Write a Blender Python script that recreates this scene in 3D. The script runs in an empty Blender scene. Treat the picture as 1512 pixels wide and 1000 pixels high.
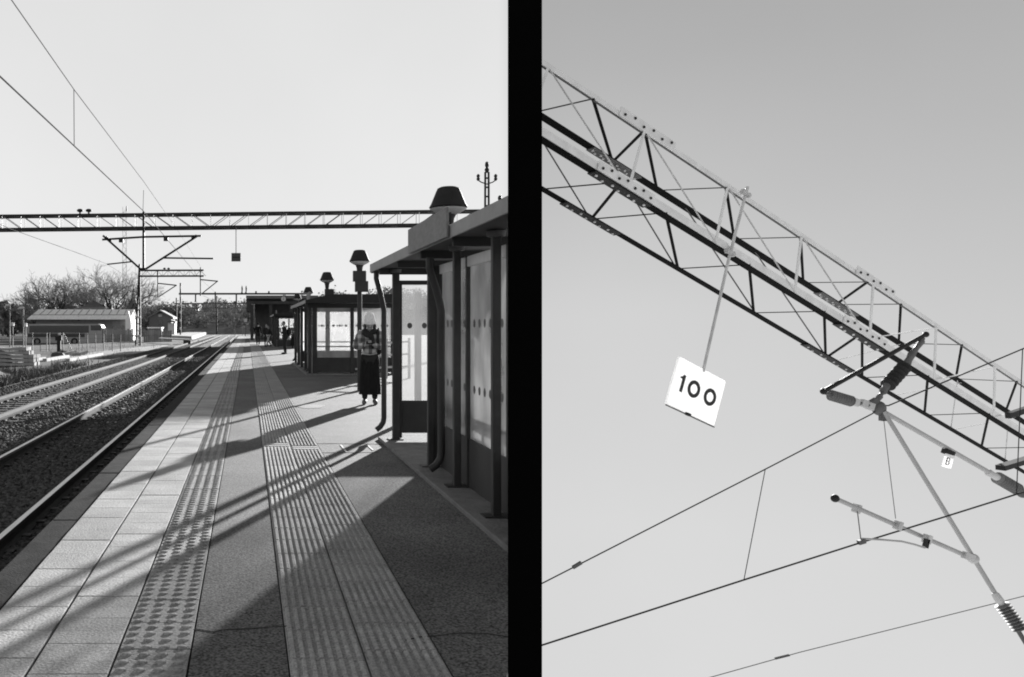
import bpy, bmesh, math, random
import numpy as np
from mathutils import Vector, Matrix
random.seed(7); rng = np.random.default_rng(7)
S = bpy.context.scene; COL = S.collection
F, CX, CY, H = 1250.0, 366.0, 481.0, 1.5

def at(px, py, d):
    return Vector(((px-CX)/F*d, d, H-(py-CY)/F*d))
def V(*a): return Vector(a)

# ------------------------------------------------------------------ materials
MC = {}
def mat(name, b, rough=.7, var=.15, scale=4., bump=0., bscale=None, metal=0., spec=.5, detail=6., stretch=None, lo=.3, hi=.7):
    if name in MC: return MC[name]
    m = bpy.data.materials.new(name); m.use_nodes = True; n = m.node_tree.nodes; l = m.node_tree.links
    p = n['Principled BSDF']; p.inputs['Roughness'].default_value = rough; p.inputs['Metallic'].default_value = metal
    p.inputs['Specular IOR Level'].default_value = spec
    tc = n.new('ShaderNodeTexCoord'); vec = tc.outputs['Object']
    if stretch:
        mp = n.new('ShaderNodeMapping'); mp.inputs['Scale'].default_value = stretch; l.new(vec, mp.inputs[0]); vec = mp.outputs[0]
    nz = n.new('ShaderNodeTexNoise'); nz.inputs['Scale'].default_value = scale; nz.inputs['Detail'].default_value = detail; nz.inputs['Roughness'].default_value = .65
    l.new(vec, nz.inputs['Vector'])
    r = n.new('ShaderNodeValToRGB'); a = max(0, b*(1-var)); c = b*(1+var)
    r.color_ramp.elements[0].position = lo; r.color_ramp.elements[1].position = hi
    r.color_ramp.elements[0].color = (a, a, a, 1); r.color_ramp.elements[1].color = (c, c, c, 1)
    l.new(nz.outputs['Fac'], r.inputs[0]); l.new(r.outputs[0], p.inputs['Base Color'])
    if bump:
        bz = n.new('ShaderNodeTexNoise'); bz.inputs['Scale'].default_value = bscale or scale*6; bz.inputs['Detail'].default_value = 5
        l.new(vec, bz.inputs['Vector'])
        bp = n.new('ShaderNodeBump'); bp.inputs['Strength'].default_value = bump; bp.inputs['Distance'].default_value = .02
        l.new(bz.outputs['Fac'], bp.inputs['Height']); l.new(bp.outputs[0], p.inputs['Normal'])
    MC[name] = m; return m

def ground_mat(name, b, var, fine_scale, fine_var, bump, patch_scale=.35, rough=.9, fdetail=3.):
    """asphalt / gravel: large patches x fine grain"""
    if name in MC: return MC[name]
    m = mat(name, b, rough, var, patch_scale, bump, fine_scale, spec=.3)
    n = m.node_tree.nodes; l = m.node_tree.links; p = n['Principled BSDF']
    src = p.inputs['Base Color'].links[0].from_socket
    tc = [x for x in n if x.type == 'TEX_COORD'][0]
    f = n.new('ShaderNodeTexNoise'); f.inputs['Scale'].default_value = fine_scale; f.inputs['Detail'].default_value = fdetail
    l.new(tc.outputs['Object'], f.inputs['Vector'])
    r = n.new('ShaderNodeMapRange'); r.inputs[1].default_value = .3; r.inputs[2].default_value = .7
    r.inputs[3].default_value = 1-fine_var; r.inputs[4].default_value = 1+fine_var
    l.new(f.outputs['Fac'], r.inputs[0])
    mx = n.new('ShaderNodeMix'); mx.data_type = 'RGBA'; mx.blend_type = 'MULTIPLY'; mx.inputs[0].default_value = 1
    l.new(src, mx.inputs[6]); l.new(r.outputs[0], mx.inputs[7]); l.new(mx.outputs[2], p.inputs['Base Color'])
    return m

def tile_mat(name, b, var, pitch, xo, yo, fine=60., bump=.3):
    """concrete slabs: each slab its own tone (white noise on the slab grid), worn grain"""
    m = ground_mat(name, b, .20, fine, .35, bump, 2.2)
    n = m.node_tree.nodes; l = m.node_tree.links; p = n['Principled BSDF']
    src = p.inputs['Base Color'].links[0].from_socket
    tc = [x for x in n if x.type == 'TEX_COORD'][0]
    s = n.new('ShaderNodeVectorMath'); s.operation = 'SUBTRACT'; s.inputs[1].default_value = (xo, yo, 0)
    d = n.new('ShaderNodeVectorMath'); d.operation = 'DIVIDE'; d.inputs[1].default_value = (pitch[0], pitch[1], 1000)
    fl = n.new('ShaderNodeVectorMath'); fl.operation = 'FLOOR'
    w = n.new('ShaderNodeTexWhiteNoise')
    l.new(tc.outputs['Object'], s.inputs[0]); l.new(s.outputs[0], d.inputs[0]); l.new(d.outputs[0], fl.inputs[0]); l.new(fl.outputs[0], w.inputs['Vector'])
    r = n.new('ShaderNodeMapRange'); r.inputs[3].default_value = 1-var; r.inputs[4].default_value = 1+var; l.new(w.outputs['Value'], r.inputs[0])
    mx = n.new('ShaderNodeMix'); mx.data_type = 'RGBA'; mx.blend_type = 'MULTIPLY'; mx.inputs[0].default_value = 1
    l.new(src, mx.inputs[6]); l.new(r.outputs[0], mx.inputs[7]); l.new(mx.outputs[2], p.inputs['Base Color'])
    return m

def glass_mat(name, frost, tone, var=.25, scale=2.5):
    m = bpy.data.materials.new(name); m.use_nodes = True; n = m.node_tree.nodes; l = m.node_tree.links; n.clear()
    out = n.new('ShaderNodeOutputMaterial'); tr = n.new('ShaderNodeBsdfTransparent'); tr.inputs[0].default_value = (.95, .95, .95, 1)
    tl = n.new('ShaderNodeBsdfTranslucent'); df = n.new('ShaderNodeBsdfDiffuse'); gl = n.new('ShaderNodeBsdfGlossy'); gl.inputs['Roughness'].default_value = .06
    tl.inputs[0].default_value = (tone,)*3+(1,); df.inputs[0].default_value = (tone,)*3+(1,)
    m1 = n.new('ShaderNodeMixShader'); m1.inputs[0].default_value = .15; l.new(tl.outputs[0], m1.inputs[1]); l.new(df.outputs[0], m1.inputs[2])
    tc = n.new('ShaderNodeTexCoord'); nz = n.new('ShaderNodeTexNoise'); nz.inputs['Scale'].default_value = scale; nz.inputs['Detail'].default_value = 7
    mp = n.new('ShaderNodeMapping'); mp.inputs['Scale'].default_value = (1, 1, .45); l.new(tc.outputs['Object'], mp.inputs[0]); l.new(mp.outputs[0], nz.inputs['Vector'])
    r = n.new('ShaderNodeMapRange'); r.inputs[1].default_value = .3; r.inputs[2].default_value = .7
    r.inputs[3].default_value = frost*(1-var); r.inputs[4].default_value = min(1, frost*(1+var)); l.new(nz.outputs['Fac'], r.inputs[0])
    m2 = n.new('ShaderNodeMixShader'); l.new(r.outputs[0], m2.inputs[0]); l.new(tr.outputs[0], m2.inputs[1]); l.new(m1.outputs[0], m2.inputs[2])
    fr = n.new('ShaderNodeFresnel'); fr.inputs[0].default_value = 1.09
    m3 = n.new('ShaderNodeMixShader'); l.new(fr.outputs[0], m3.inputs[0]); l.new(m2.outputs[0], m3.inputs[1]); l.new(gl.outputs[0], m3.inputs[2])
    l.new(m3.outputs[0], out.inputs[0]); MC[name] = m; return m

def translucent_mat(name, tone, mix):
    m = bpy.data.materials.new(name); m.use_nodes = True; n = m.node_tree.nodes; l = m.node_tree.links; n.clear()
    out = n.new('ShaderNodeOutputMaterial'); tl = n.new('ShaderNodeBsdfTranslucent'); df = n.new('ShaderNodeBsdfDiffuse')
    for x in (tl, df): x.inputs[0].default_value = (tone,)*3+(1,)
    m1 = n.new('ShaderNodeMixShader'); m1.inputs[0].default_value = mix; l.new(df.outputs[0], m1.inputs[1]); l.new(tl.outputs[0], m1.inputs[2])
    l.new(m1.outputs[0], out.inputs[0]); MC[name] = m; return m

BLACK = mat('black_paint', .03, .55, .3, 3, .05, spec=.35)
DIVIDER = mat('matte_black', .0015, .9, .3, 3, spec=.05)
ROOFU = mat('roof_underside', .028, .8, .3, 2)
FASCIA = mat('zinc_fascia', .2, .5, .18, 3, .05, metal=.2)
BOARD = mat('board_grey', .19, .7, .18, 9, .05, stretch=(1, 1, 3))
RAILLT = mat('aluminium_rail', .6, .45, .1, 6, metal=.0)
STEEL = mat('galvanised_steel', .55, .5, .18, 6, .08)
STEELP = mat('pale_lit_steel', .80, .5, .12, 6, .05)  # on the overhead gantry this pale tone stands in for light on its sides
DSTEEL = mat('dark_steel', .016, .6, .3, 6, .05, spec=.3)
SHADEST = mat('shaded_steel', .005, .8, .3, 6, spec=.1)  # near-black tone stands in for shade under the overhead gantry
MSTEEL = mat('mid_steel', .10, .6, .25, 6, .05)
WIREM = mat('wire_dark', .05, .95, .1, 5, spec=.02)
WIREL = mat('wire_grey', .09, .95, .1, 5, spec=.02)
PORC = mat('porcelain', .19, .6, .15, 8, spec=.2)
PORCD = mat('porcelain_dark', .045, .7, .15, 8, spec=.1)
ALU = mat('aluminium_tube', .40, .4, .12, 5)
RAILTOP = mat('rail_steel', .60, .42, .2, 5, .03, metal=.9, stretch=(6, .4, 6))
COUP = mat('coupling_steel', .17, .8, .2, 12, spec=.1)
RAILDULL = mat('rail_dull_top', .14, .8, .2, 5, spec=.1)
RAILSHADE = mat('rail_shaded_side', .05, .8, .3, 5, spec=.1)
RAILSUN = mat('rail_sunlit_side', .13, .85, .3, 5, spec=.1, stretch=(6, .4, 6))
RUST = mat('rusty_rail_side', .05, .85, .3, 9, .15, spec=.08, stretch=(6, .6, 6))
CONC = mat('concrete', .30, .9, .2, 2.5, .3, 40)
CONCL = mat('pale_concrete', .32, .9, .15, 2.5, .2, 30)
KERB = mat('edge_concrete', .034, .95, .4, 5, .25, 60, spec=.05)
WOODD = mat('old_sleeper_wood', .07, .9, .4, 8, .4, 30, stretch=(.5, 6, 6))
BARK = mat('bark', .035, .95, .3, 3, .2)
TWIG = mat('twig', .17, .95, .3, .6)
LEAFD = mat('evergreen', .08, .9, .5, .5)
WHITEP = mat('white_paint', .75, .6, .06, 3)
PALEP = mat('pale_paint', .5, .7, .12, 3)
GREYP = mat('grey_paint', .2, .7, .2, 2)
DARKP = mat('dark_paint', .05, .7, .25, 2)
BRICK = mat('dark_boards', .16, .8, .3, 3, stretch=(1, 1, 4))
ROOFM = mat('sheet_roof', .75, .5, .15, 1.2, stretch=(3, 1, .5))
ROOFD = mat('dark_roof', .09, .8, .25, 2)
WINDOW = mat('dark_glass', .02, .15, .2, 1, spec=.6)
SKIN = mat('skin', .30, .6, .08, 20)
HAIR = mat('hair', .03, .7, .3, 30)
CLOTHD = mat('dark_cloth', .03, .95, .4, 8, .2, spec=.1)
CLOTHB = mat('black_cloth', .016, .95, .4, 6, .2, spec=.08, stretch=(6, 6, .8))
CLOTHM = mat('grey_cloth', .11, .95, .3, 8, .2, spec=.1)
CLOTHL = mat('pale_cloth', .42, .95, .15, 8, .2, spec=.1)
KNIT = mat('knit', .8, .95, .25, 40, .6, 80, spec=.1)
SHOE = mat('shoe', .10, .7, .4, 20)
LAMPHOOD = mat('lamp_hood', .022, .75, .3, 5, spec=.2)
LAMPGL = translucent_mat('lamp_bowl', .95, .6)
SIGNW = translucent_mat('sign_white', .93, .42)
INK = mat('sign_black', .02, .6, .1, 5)
GLASS1 = glass_mat('frosted_glass', .34, .97, .45)
GLASS3 = glass_mat('milky_glass', .3, .95, .3)
GLASS4 = glass_mat('dense_frosted_glass', .95, .72, .03)
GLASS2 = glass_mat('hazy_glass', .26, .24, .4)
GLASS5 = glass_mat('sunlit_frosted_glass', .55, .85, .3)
DOT = mat('glass_dots', .10, .7, .1, 5)

def plaid():
    m = bpy.data.materials.new('plaid'); m.use_nodes = True; n = m.node_tree.nodes; l = m.node_tree.links; p = n['Principled BSDF']; p.inputs['Roughness'].default_value = .95
    tc = n.new('ShaderNodeTexCoord'); outs = []
    for ax in ('X', 'Z'):
        w = n.new('ShaderNodeTexWave'); w.bands_direction = ax; w.inputs['Scale'].default_value = 2.3; w.inputs['Distortion'].default_value = .6
        l.new(tc.outputs['Object'], w.inputs['Vector']); r = n.new('ShaderNodeValToRGB'); r.color_ramp.interpolation = 'CONSTANT'
        r.color_ramp.elements[1].position = .5; r.color_ramp.elements[0].color = (.2, .2, .2, 1); r.color_ramp.elements[1].color = (.65, .65, .65, 1)
        l.new(w.outputs['Fac'], r.inputs[0]); outs.append(r.outputs[0])
    mx = n.new('ShaderNodeMix'); mx.data_type = 'RGBA'; mx.blend_type = 'MULTIPLY'; mx.inputs[0].default_value = .8
    l.new(outs[0], mx.inputs[6]); l.new(outs[1], mx.inputs[7]); l.new(mx.outputs[2], p.inputs['Base Color']); return m
PLAID = plaid()

# ------------------------------------------------------------------ mesh builder
OFF = {}
class MB:
    def __init__(s): s.v = []; s.f = []
    def add(s, vs, fs):
        o = len(s.v); s.v += [tuple(v) for v in vs]; s.f += [tuple(i+o for i in f) for f in fs]; return s
    def box(s, x0, x1, y0, y1, z0, z1):
        vs = [(x, y, z) for z in (z0, z1) for y in (y0, y1) for x in (x0, x1)]
        return s.add(vs, [(0, 2, 3, 1), (4, 5, 7, 6), (0, 1, 5, 4), (2, 6, 7, 3), (0, 4, 6, 2), (1, 3, 7, 5)])
    def obox(s, c, ax, ay, az):
        vs = [c + ax*i + ay*j + az*k for k in (-1, 1) for j in (-1, 1) for i in (-1, 1)]
        return s.add(vs, [(0, 2, 3, 1), (4, 5, 7, 6), (0, 1, 5, 4), (2, 6, 7, 3), (0, 4, 6, 2), (1, 3, 7, 5)])
    def bar(s, p, q, w, h=None, up=None):
        """square bar from p to q, width w (sideways), h (along up)"""
        h = h or w; d = (q-p); L = d.length; d.normalize()
        up = up or (V(0, 0, 1) if abs(d.z) < .9 else V(0, 1, 0))
        sd = d.cross(up).normalized(); u = sd.cross(d).normalized()
        return s.obox((p+q)/2, d*L/2, sd*w/2, u*h/2)
    def tube(s, pts, r, seg=8, caps=True):
        pts = [Vector(p) for p in pts]; rs = r if isinstance(r, (list, tuple)) else [r]*len(pts)
        o = len(s.v); prev = None
        for i, p in enumerate(pts):
            d = (pts[min(i+1, len(pts)-1)]-pts[max(i-1, 0)]).normalized()
            if prev is None: a = d.orthogonal().normalized()
            else: a = (prev - d*prev.dot(d)).normalized()
            prev = a; b = d.cross(a)
            for k in range(seg):
                t = 2*math.pi*k/seg; s.v.append(tuple(p+(a*math.cos(t)+b*math.sin(t))*rs[i]))
        for i in range(len(pts)-1):
            for k in range(seg):
                k2 = (k+1) % seg
                s.f.append((o+i*seg+k, o+i*seg+k2, o+(i+1)*seg+k2, o+(i+1)*seg+k))
        if caps:
            s.f.append(tuple(o+k for k in reversed(range(seg)))); e = o+(len(pts)-1)*seg; s.f.append(tuple(e+k for k in range(seg)))
        return s
    def lathe(s, p, q, prof, seg=14):
        """prof: (t along p->q in metres, radius)"""
        d = (q-p).normalized(); return s.tube([p+d*t for t, r in prof], [max(r, .0005) for t, r in prof], seg)
    def prism(s, poly, z0, z1):
        n = len(poly); vs = [(x, y, z0) for x, y in poly]+[(x, y, z1) for x, y in poly]
        a = sum(poly[i][0]*poly[(i+1) % n][1]-poly[(i+1) % n][0]*poly[i][1] for i in range(n))
        fs = [tuple(range(n, 2*n)), tuple(reversed(range(n)))]+[(i, (i+1) % n, n+(i+1) % n, n+i) for i in range(n)]
        if a < 0: fs = [tuple(reversed(f)) for f in fs]
        return s.add(vs, fs)
    def slab(s, poly, thick):
        """3D polygon extruded by vector"""
        n = len(poly); vs = list(poly)+[p+thick for p in poly]
        return s.add(vs, [tuple(range(n)), tuple(reversed(range(n, 2*n)))]+[(i, n+i, n+(i+1) % n, (i+1) % n) for i in range(n)])
    def ball(s, c, r, seg=10, rings=7, sc=(1, 1, 1)):
        o = len(s.v)
        for i in range(1, rings):
            t = math.pi*i/rings
            for k in range(seg):
                a = 2*math.pi*k/seg; s.v.append((c[0]+r*sc[0]*math.sin(t)*math.cos(a), c[1]+r*sc[1]*math.sin(t)*math.sin(a), c[2]+r*sc[2]*math.cos(t)))
        s.v += [(c[0], c[1], c[2]+r*sc[2]), (c[0], c[1], c[2]-r*sc[2])]; T = len(s.v)-2
        for i in range(rings-2):
            for k in range(seg):
                k2 = (k+1) % seg; s.f.append((o+i*seg+k, o+(i+1)*seg+k, o+(i+1)*seg+k2, o+i*seg+k2))
        for k in range(seg):
            k2 = (k+1) % seg; s.f.append((T, o+k, o+k2)); e = o+(rings-2)*seg; s.f.append((T+1, e+k2, e+k))
        return s
    def ring(s, c, u, w, nrm, ro, ri, asp=1.0, depth=.004, seg=40):
        """flat elliptical annulus; u,w in-plane unit vectors; asp scales u"""
        vs = []
        for k in range(seg):
            a = 2*math.pi*k/seg
            for (ru, rw) in ((ro*asp, ro), (ro*asp-(ro-ri), ri)):
                p = c+u*ru*math.cos(a)+w*rw*math.sin(a); vs += [p, p+nrm*depth]
        fs = []
        for k in range(seg):
            i = 4*k; j = 4*((k+1) % seg)
            fs += [(i+1, j+1, j+3, i+3), (i, i+2, j+2, j), (i, j, j+1, i+1), (i+2, i+3, j+3, j+2)]
        return s.add(vs, fs)
    def build(s, name, m, parent=None, smooth=False, bevel=0., kind=None):
        off = Vector((0, 0, 0)); q = parent
        if parent is not None: off = OFF.get(parent.name, Vector((0, 0, 0)))
        me = bpy.data.meshes.new(name)
        me.from_pydata([(v[0]-off[0], v[1]-off[1], v[2]-off[2]) for v in s.v], [], s.f); me.validate(); me.update()
        bm = bmesh.new(); bm.from_mesh(me); bmesh.ops.recalc_face_normals(bm, faces=bm.faces); bm.to_mesh(me); bm.free()
        if smooth:
            me.polygons.foreach_set('use_smooth', [True]*len(me.polygons))
            if hasattr(me, 'set_sharp_from_angle'): me.set_sharp_from_angle(angle=math.radians(45))
        me.materials.append(m); o = bpy.data.objects.new(name, me); COL.objects.link(o)
        if parent is not None: o.parent = parent
        OFF[o.name] = off
        if bevel:
            b = o.modifiers.new('bevel', 'BEVEL'); b.width = bevel; b.segments = 2; b.limit_method = 'ANGLE'
        if kind: o['kind'] = kind
        return o

def tag(o, label=None, cat=None, group=None, kind=None):
    if label: o['label'] = label
    if cat: o['category'] = cat
    if group: o['group'] = group
    if kind: o['kind'] = kind
    return o
def thing(name, loc, label, cat, group=None):
    o = bpy.data.objects.new(name, None); o.empty_display_size = .2; COL.objects.link(o); o.location = loc
    OFF[o.name] = Vector(loc); return tag(o, label, cat, group)
def children(o): return [c for c in COL.objects if c.parent == o]
def copy_tree(o, parent=None, loc=None):
    c = o.copy(); COL.objects.link(c)
    if parent: c.parent = parent
    if loc is not None: c.location = loc; OFF[c.name] = Vector(loc)
    for ch in children(o): copy_tree(ch, c)
    return c
def struct(mb, name, m, label=None, smooth=False, **k):
    o = mb.build(name, m, None, smooth, **k); o['kind'] = 'structure'
    if label: o['label'] = label
    return o

# ------------------------------------------------------------------ camera, light, sky
EXPO = 1.5
cam = bpy.data.cameras.new('camera'); co = bpy.data.objects.new('camera', cam); COL.objects.link(co); S.camera = co
co.location = (0, 0, H); co.rotation_euler = (math.radians(90), 0, 0)
cam.sensor_width = 36; cam.lens = F/1512*36; cam.shift_x = (756-CX)/1512; cam.shift_y = -(500-CY)/1512; cam.clip_end = 3000; cam.clip_start = .05
SUN_AZ, SUN_EL = math.radians(23.3), math.radians(10.8)      # azimuth from +Y towards +X
sd = V(math.sin(SUN_AZ)*math.cos(SUN_EL), math.cos(SUN_AZ)*math.cos(SUN_EL), math.sin(SUN_EL))
sl = bpy.data.lights.new('sun', 'SUN'); sl.energy = 5.0; sl.angle = math.radians(.7); sl.color = (1, .995, .99)
so = bpy.data.objects.new('sun', sl); COL.objects.link(so); so.rotation_euler = sd.to_track_quat('Z', 'Y').to_euler()
S.render.engine = 'CYCLES'; S.cycles.filter_width = 1.9
S.view_settings.view_transform = 'Standard'; S.view_settings.look = 'None'; S.view_settings.exposure = EXPO; S.view_settings.gamma = 1

w = bpy.data.worlds.new('World'); S.world = w; w.use_nodes = True; n = w.node_tree.nodes; l = w.node_tree.links; n.clear()
def N(t, **k):
    x = n.new(t)
    for a, b in k.items(): setattr(x, a, b)
    return x
def mth(op, a, b=None, clamp=False):
    x = N('ShaderNodeMath', operation=op, use_clamp=clamp)
    for i, q in enumerate((a, b)):
        if q is None: continue
        if isinstance(q, (int, float)): x.inputs[i].default_value = q
        else: l.new(q, x.inputs[i])
    return x.outputs[0]
def ramp(fac, pts):
    x = N('ShaderNodeValToRGB'); e = x.color_ramp.elements
    while len(e) < len(pts): e.new(.5)
    for i, (p, c) in enumerate(pts): e[i].position = p; e[i].color = (c, c, c, 1)
    l.new(fac, x.inputs[0]); return x.outputs[0]
EXPM = 1/2**EXPO
tc = N('ShaderNodeTexCoord'); sp = N('ShaderNodeSeparateXYZ'); l.new(tc.outputs['Generated'], sp.inputs[0])
az = mth('ARCTAN2', sp.outputs[0], sp.outputs[1]); el = mth('ARCSINE', sp.outputs[2])
elf = mth('ADD', mth('DIVIDE', el, math.pi), .5)            # 0..1 = -90..90 deg
def E_(deg): return deg/180+.5
left = ramp(elf, [(E_(-12), .84), (E_(0), .84), (E_(8), .81), (E_(22), .745), (E_(40), .26), (E_(90), .16)])
right = ramp(elf, [(E_(-24), .71), (E_(-12), .68), (E_(-2), .61), (E_(7), .515), (E_(16), .43), (E_(40), .28), (E_(90), .16)])
t = N('ShaderNodeMapRange', interpolation_type='SMOOTHSTEP'); l.new(az, t.inputs[0]); t.inputs[1].default_value = math.radians(16.3); t.inputs[2].default_value = math.radians(18.9)
mx = N('ShaderNodeMix', data_type='RGBA'); l.new(t.outputs[0], mx.inputs[0]); l.new(left, mx.inputs[6]); l.new(right, mx.inputs[7])
fw = N('ShaderNodeMapRange', interpolation_type='SMOOTHSTEP'); l.new(sp.outputs[1], fw.inputs[0]); fw.inputs[1].default_value = -.1; fw.inputs[2].default_value = .6; fw.inputs[3].default_value = 1.15; fw.inputs[4].default_value = 1
cl = N('ShaderNodeTexNoise'); cl.inputs['Scale'].default_value = 3; cl.inputs['Detail'].default_value = 5; l.new(tc.outputs['Generated'], cl.inputs['Vector'])
cr = N('ShaderNodeMapRange'); l.new(cl.outputs['Fac'], cr.inputs[0]); cr.inputs[1].default_value = .3; cr.inputs[2].default_value = .7; cr.inputs[3].default_value = .975; cr.inputs[4].default_value = 1.025
g1 = mth('MULTIPLY', mx.outputs[2], fw.outputs[0]); g1 = mth('MULTIPLY', g1, cr.outputs[0])
bg = N('ShaderNodeBackground'); l.new(g1, bg.inputs[0]); bg.inputs[1].default_value = EXPM
sk = N('ShaderNodeTexSky', sky_type='NISHITA'); sk.sun_disc = False; sk.sun_elevation = SUN_EL; sk.sun_rotation = SUN_AZ
bw = N('ShaderNodeRGBToBW'); l.new(sk.outputs[0], bw.inputs[0])
bg2 = N('ShaderNodeBackground'); l.new(bw.outputs[0], bg2.inputs[0]); bg2.inputs[1].default_value = .0004
ad = N('ShaderNodeAddShader'); l.new(bg.outputs[0], ad.inputs[0]); l.new(bg2.outputs[0], ad.inputs[1])
wo = N('ShaderNodeOutputWorld'); l.new(ad.outputs[0], wo.inputs[0])

# ------------------------------------------------------------------ ground, platform
RK = .330                                     # the ground ends along x = RK*y to the right
GZ = -.88
yard = ground_mat('yard_earth', .045, .5, 3.0, .5, .6, .12)
BAL = ground_mat('ballast_bed', .026, .3, 22, .75, 1.0, .5)
pts = [(-900, -40), (-1.6, -40), (-1.6, 4), (-1.6, 6)]
struct(MB().prism([(-1200, -40), (-1.62, -40), (-1.62, 118.2), (RK*118.2, 118.2), (RK*1400, 1400), (-1200, 1400)], GZ-.4, GZ), 'ground', yard, 'dark earthy yard ground left of the tracks')
struct(MB().prism([(-9.2, -20), (-1.55, -20), (-1.55, 200), (-9.2, 200)], GZ+.004, GZ+.088), 'ballast_bed', BAL, 'dark stone ballast under the two tracks')

ENDY = 118
A0, A1, A2, A3 = -1.53, -1.307, -.60, -.262
GX0, GX1 = .18, .88
P0 = -6
ASPH = ground_mat('asphalt', .108, .35, 75, .95, .22, .7, .92, 5)
body = MB()
body.prism([(A0+.06, P0), (9, P0), (9, 3.4), (RK*3.4, 3.4), (RK*ENDY, ENDY), (A0+.06, ENDY)], -1.1, -.05)
struct(body, 'platform_body', KERB, 'dark concrete side of the platform')
k = MB(); y = P0
while y < ENDY:
    L = 2.1; k.box(A0, A1-.006, y, y+L-.015, -.16, -.012+random.uniform(-.003, .003)); y += L
struct(k, 'platform_kerb', KERB, 'dark concrete edge beam of the platform', bevel=.012)
a = MB()
a.prism([(A3+.004, P0), (GX0-.003, P0), (GX0-.003, ENDY), (A3+.004, ENDY)], -.05, -.004)
a.prism([(GX1+.003, P0), (9, P0), (9, 3.4), (RK*3.4, 3.4), (RK*ENDY, ENDY), (GX1+.003, ENDY)], -.05, -.004)
struct(a, 'platform_asphalt', ASPH, 'worn dark asphalt of the platform')
TP = .35
SLAB = tile_mat('slab', .35, .13, (TP, TP), A1, P0, 70, .3)
TACT = tile_mat('tactile', .26, .12, (TP, TP), A2, P0, 70, .3)
GUID = tile_mat('guide', .29, .10, (TP, TP), GX0, P0, 70, .3)
sl_ = MB(); t_ = MB(); g_ = MB()
ny = int((ENDY-P0)/TP)
for j in range(ny):
    y = P0+j*TP; g = .0055
    for i, x in enumerate((A1, A1+TP+.007)):
        yy = y+(TP/2+.02 if i else .02); jit = random.uniform(-.003, .003)
        sl_.box(x+g*.6, x+TP-g*1.1, yy+g*.6, yy+TP-g*.6, -.045, random.uniform(-.001, .002))
    t_.box(A2+g, A3-g, y+.13+g*.6, y+.13+TP-g*.6, -.045, random.uniform(-.002, .001))
    for i in range(2):
        x = GX0+i*TP; off = .1*i; z = random.uniform(-.004, -.001)
        g_.box(x+g*.7, x+TP-g*.7, y+off+g*.6, y+off+TP-g*.6, -.045, z)
o = struct(sl_, 'edge_slabs', SLAB, 'two rows of pale concrete slabs along the platform edge', bevel=.0015)
struct(t_, 'warning_tiles', TACT, 'strip of tactile tiles with raised domes', bevel=.003)
struct(g_, 'guide_tiles', GUID, 'strip of ribbed guide tiles on the platform', bevel=.003)
# domes
dm = MB(); R = .021
for j in range(int((62-2)/(TP/4))):
    y = 2+j*TP/4+.02
    for i in range(4):
        x = A2+.045+i*.083+(0 if True else 0); o0 = len(dm.v); sg = 8
        for rr, z in ((1, -.004), (.9, .006), (.62, .0085)):
            for k in range(sg):
                q = 2*math.pi*k/sg; dm.v.append((x+R*rr*math.cos(q)*1.25, y+R*rr*math.sin(q), z))
        for a_ in range(2):
            for k in range(sg):
                k2 = (k+1) % sg; dm.f.append((o0+a_*sg+k, o0+a_*sg+k2, o0+(a_+1)*sg+k2, o0+(a_+1)*sg+k))
        dm.f.append(tuple(o0+2*sg+k for k in range(sg)))
struct(dm, 'warning_domes', TACT, 'raised domes of the tactile strip', smooth=True)
rb = MB()
for j in range(int((70-2)/TP)):
    y = 2+.0+j*TP; y = P0+math.floor((y-P0)/TP)*TP
    if y < 1.9: continue
    for i in range(2):
        off = .1*i; x = GX0+i*TP
        if abs(y+off-10.35) < TP/2:
            for q in range(2): rb.box(x+.02, x+TP-.02, y+off+.05+q*.15, y+off+.15+q*.15, -.004, .006)
            continue
        for q in range(8):
            xc = x+.027+q*.0423
            y0, y1 = y+off+.009, y+off+TP-.009
            z1 = .0085
            vs = [(xc-.0135, y0, -.004), (xc+.0135, y0, -.004), (xc+.0135, y1, -.004), (xc-.0135, y1, -.004), (xc-.008, y0, z1), (xc+.008, y0, z1), (xc+.008, y1, z1), (xc-.008, y1, z1)]
            rb.add(vs, [(4, 5, 6, 7), (0, 1, 5, 4), (1, 2, 6, 5), (2, 3, 7, 6), (3, 0, 4, 7)])
struct(rb, 'guide_ribs', GUID, 'raised ribs of the guide strip')

# asphalt patch marks: two pale paint ticks and joints near the shelter
tk = MB()
for px, py, qx, qy in ((503, 657, 512, 668), (542, 657, 551, 665)):
    d1 = F*H/(py-CY); d2 = F*H/(qy-CY); p = V((px-CX)/F*d1, d1, .001); q = V((qx-CX)/F*d2, d2, .001); tk.bar(p, q, .022, .003)
struct(tk, 'paint_ticks', PALEP, 'two short pale paint marks on the asphalt beside the guide strip')
pp = MB(); cxp, cyp = 1.16, 15.76
pp.prism([(cxp+.27*(1+.15*math.sin(3*a))*math.cos(a), cyp+.42*(1+.12*math.sin(2*a+1))*math.sin(a)) for a in [2*math.pi*i/20 for i in range(20)]], -.02, .0005)
struct(pp, 'asphalt_patch', ground_mat('pale_patch', .2, .3, 75, .6, .2, 2., .92, 4), 'pale worn patch on the asphalt in front of the woman')
ck_ = MB()
def crack(pts, w):
    r = random.Random(len(ck_.v)+3); g = []
    for (px, py) in pts: d = F*H/(py-CY); g.append(V((px-CX)/F*d, d, -.0015))
    for a, c in zip(g, g[1:]):
        m = max(3, int((c-a).length/.10)); q = [a.lerp(c, i/m)+V(r.uniform(-.006, .006), r.uniform(-.022, .022), 0) for i in range(m+1)]
        for p1, p2 in zip(q, q[1:]): ck_.bar(p1, p2, w*r.uniform(.4, 1.3), .003)
crack([(283, 929), (330, 931), (425, 924)], .007); crack([(600, 945), (660, 936), (752, 938)], .006); crack([(440, 655), (520, 655), (575, 656)], .012); crack([(470, 668), (560, 668)], .010)
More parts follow.
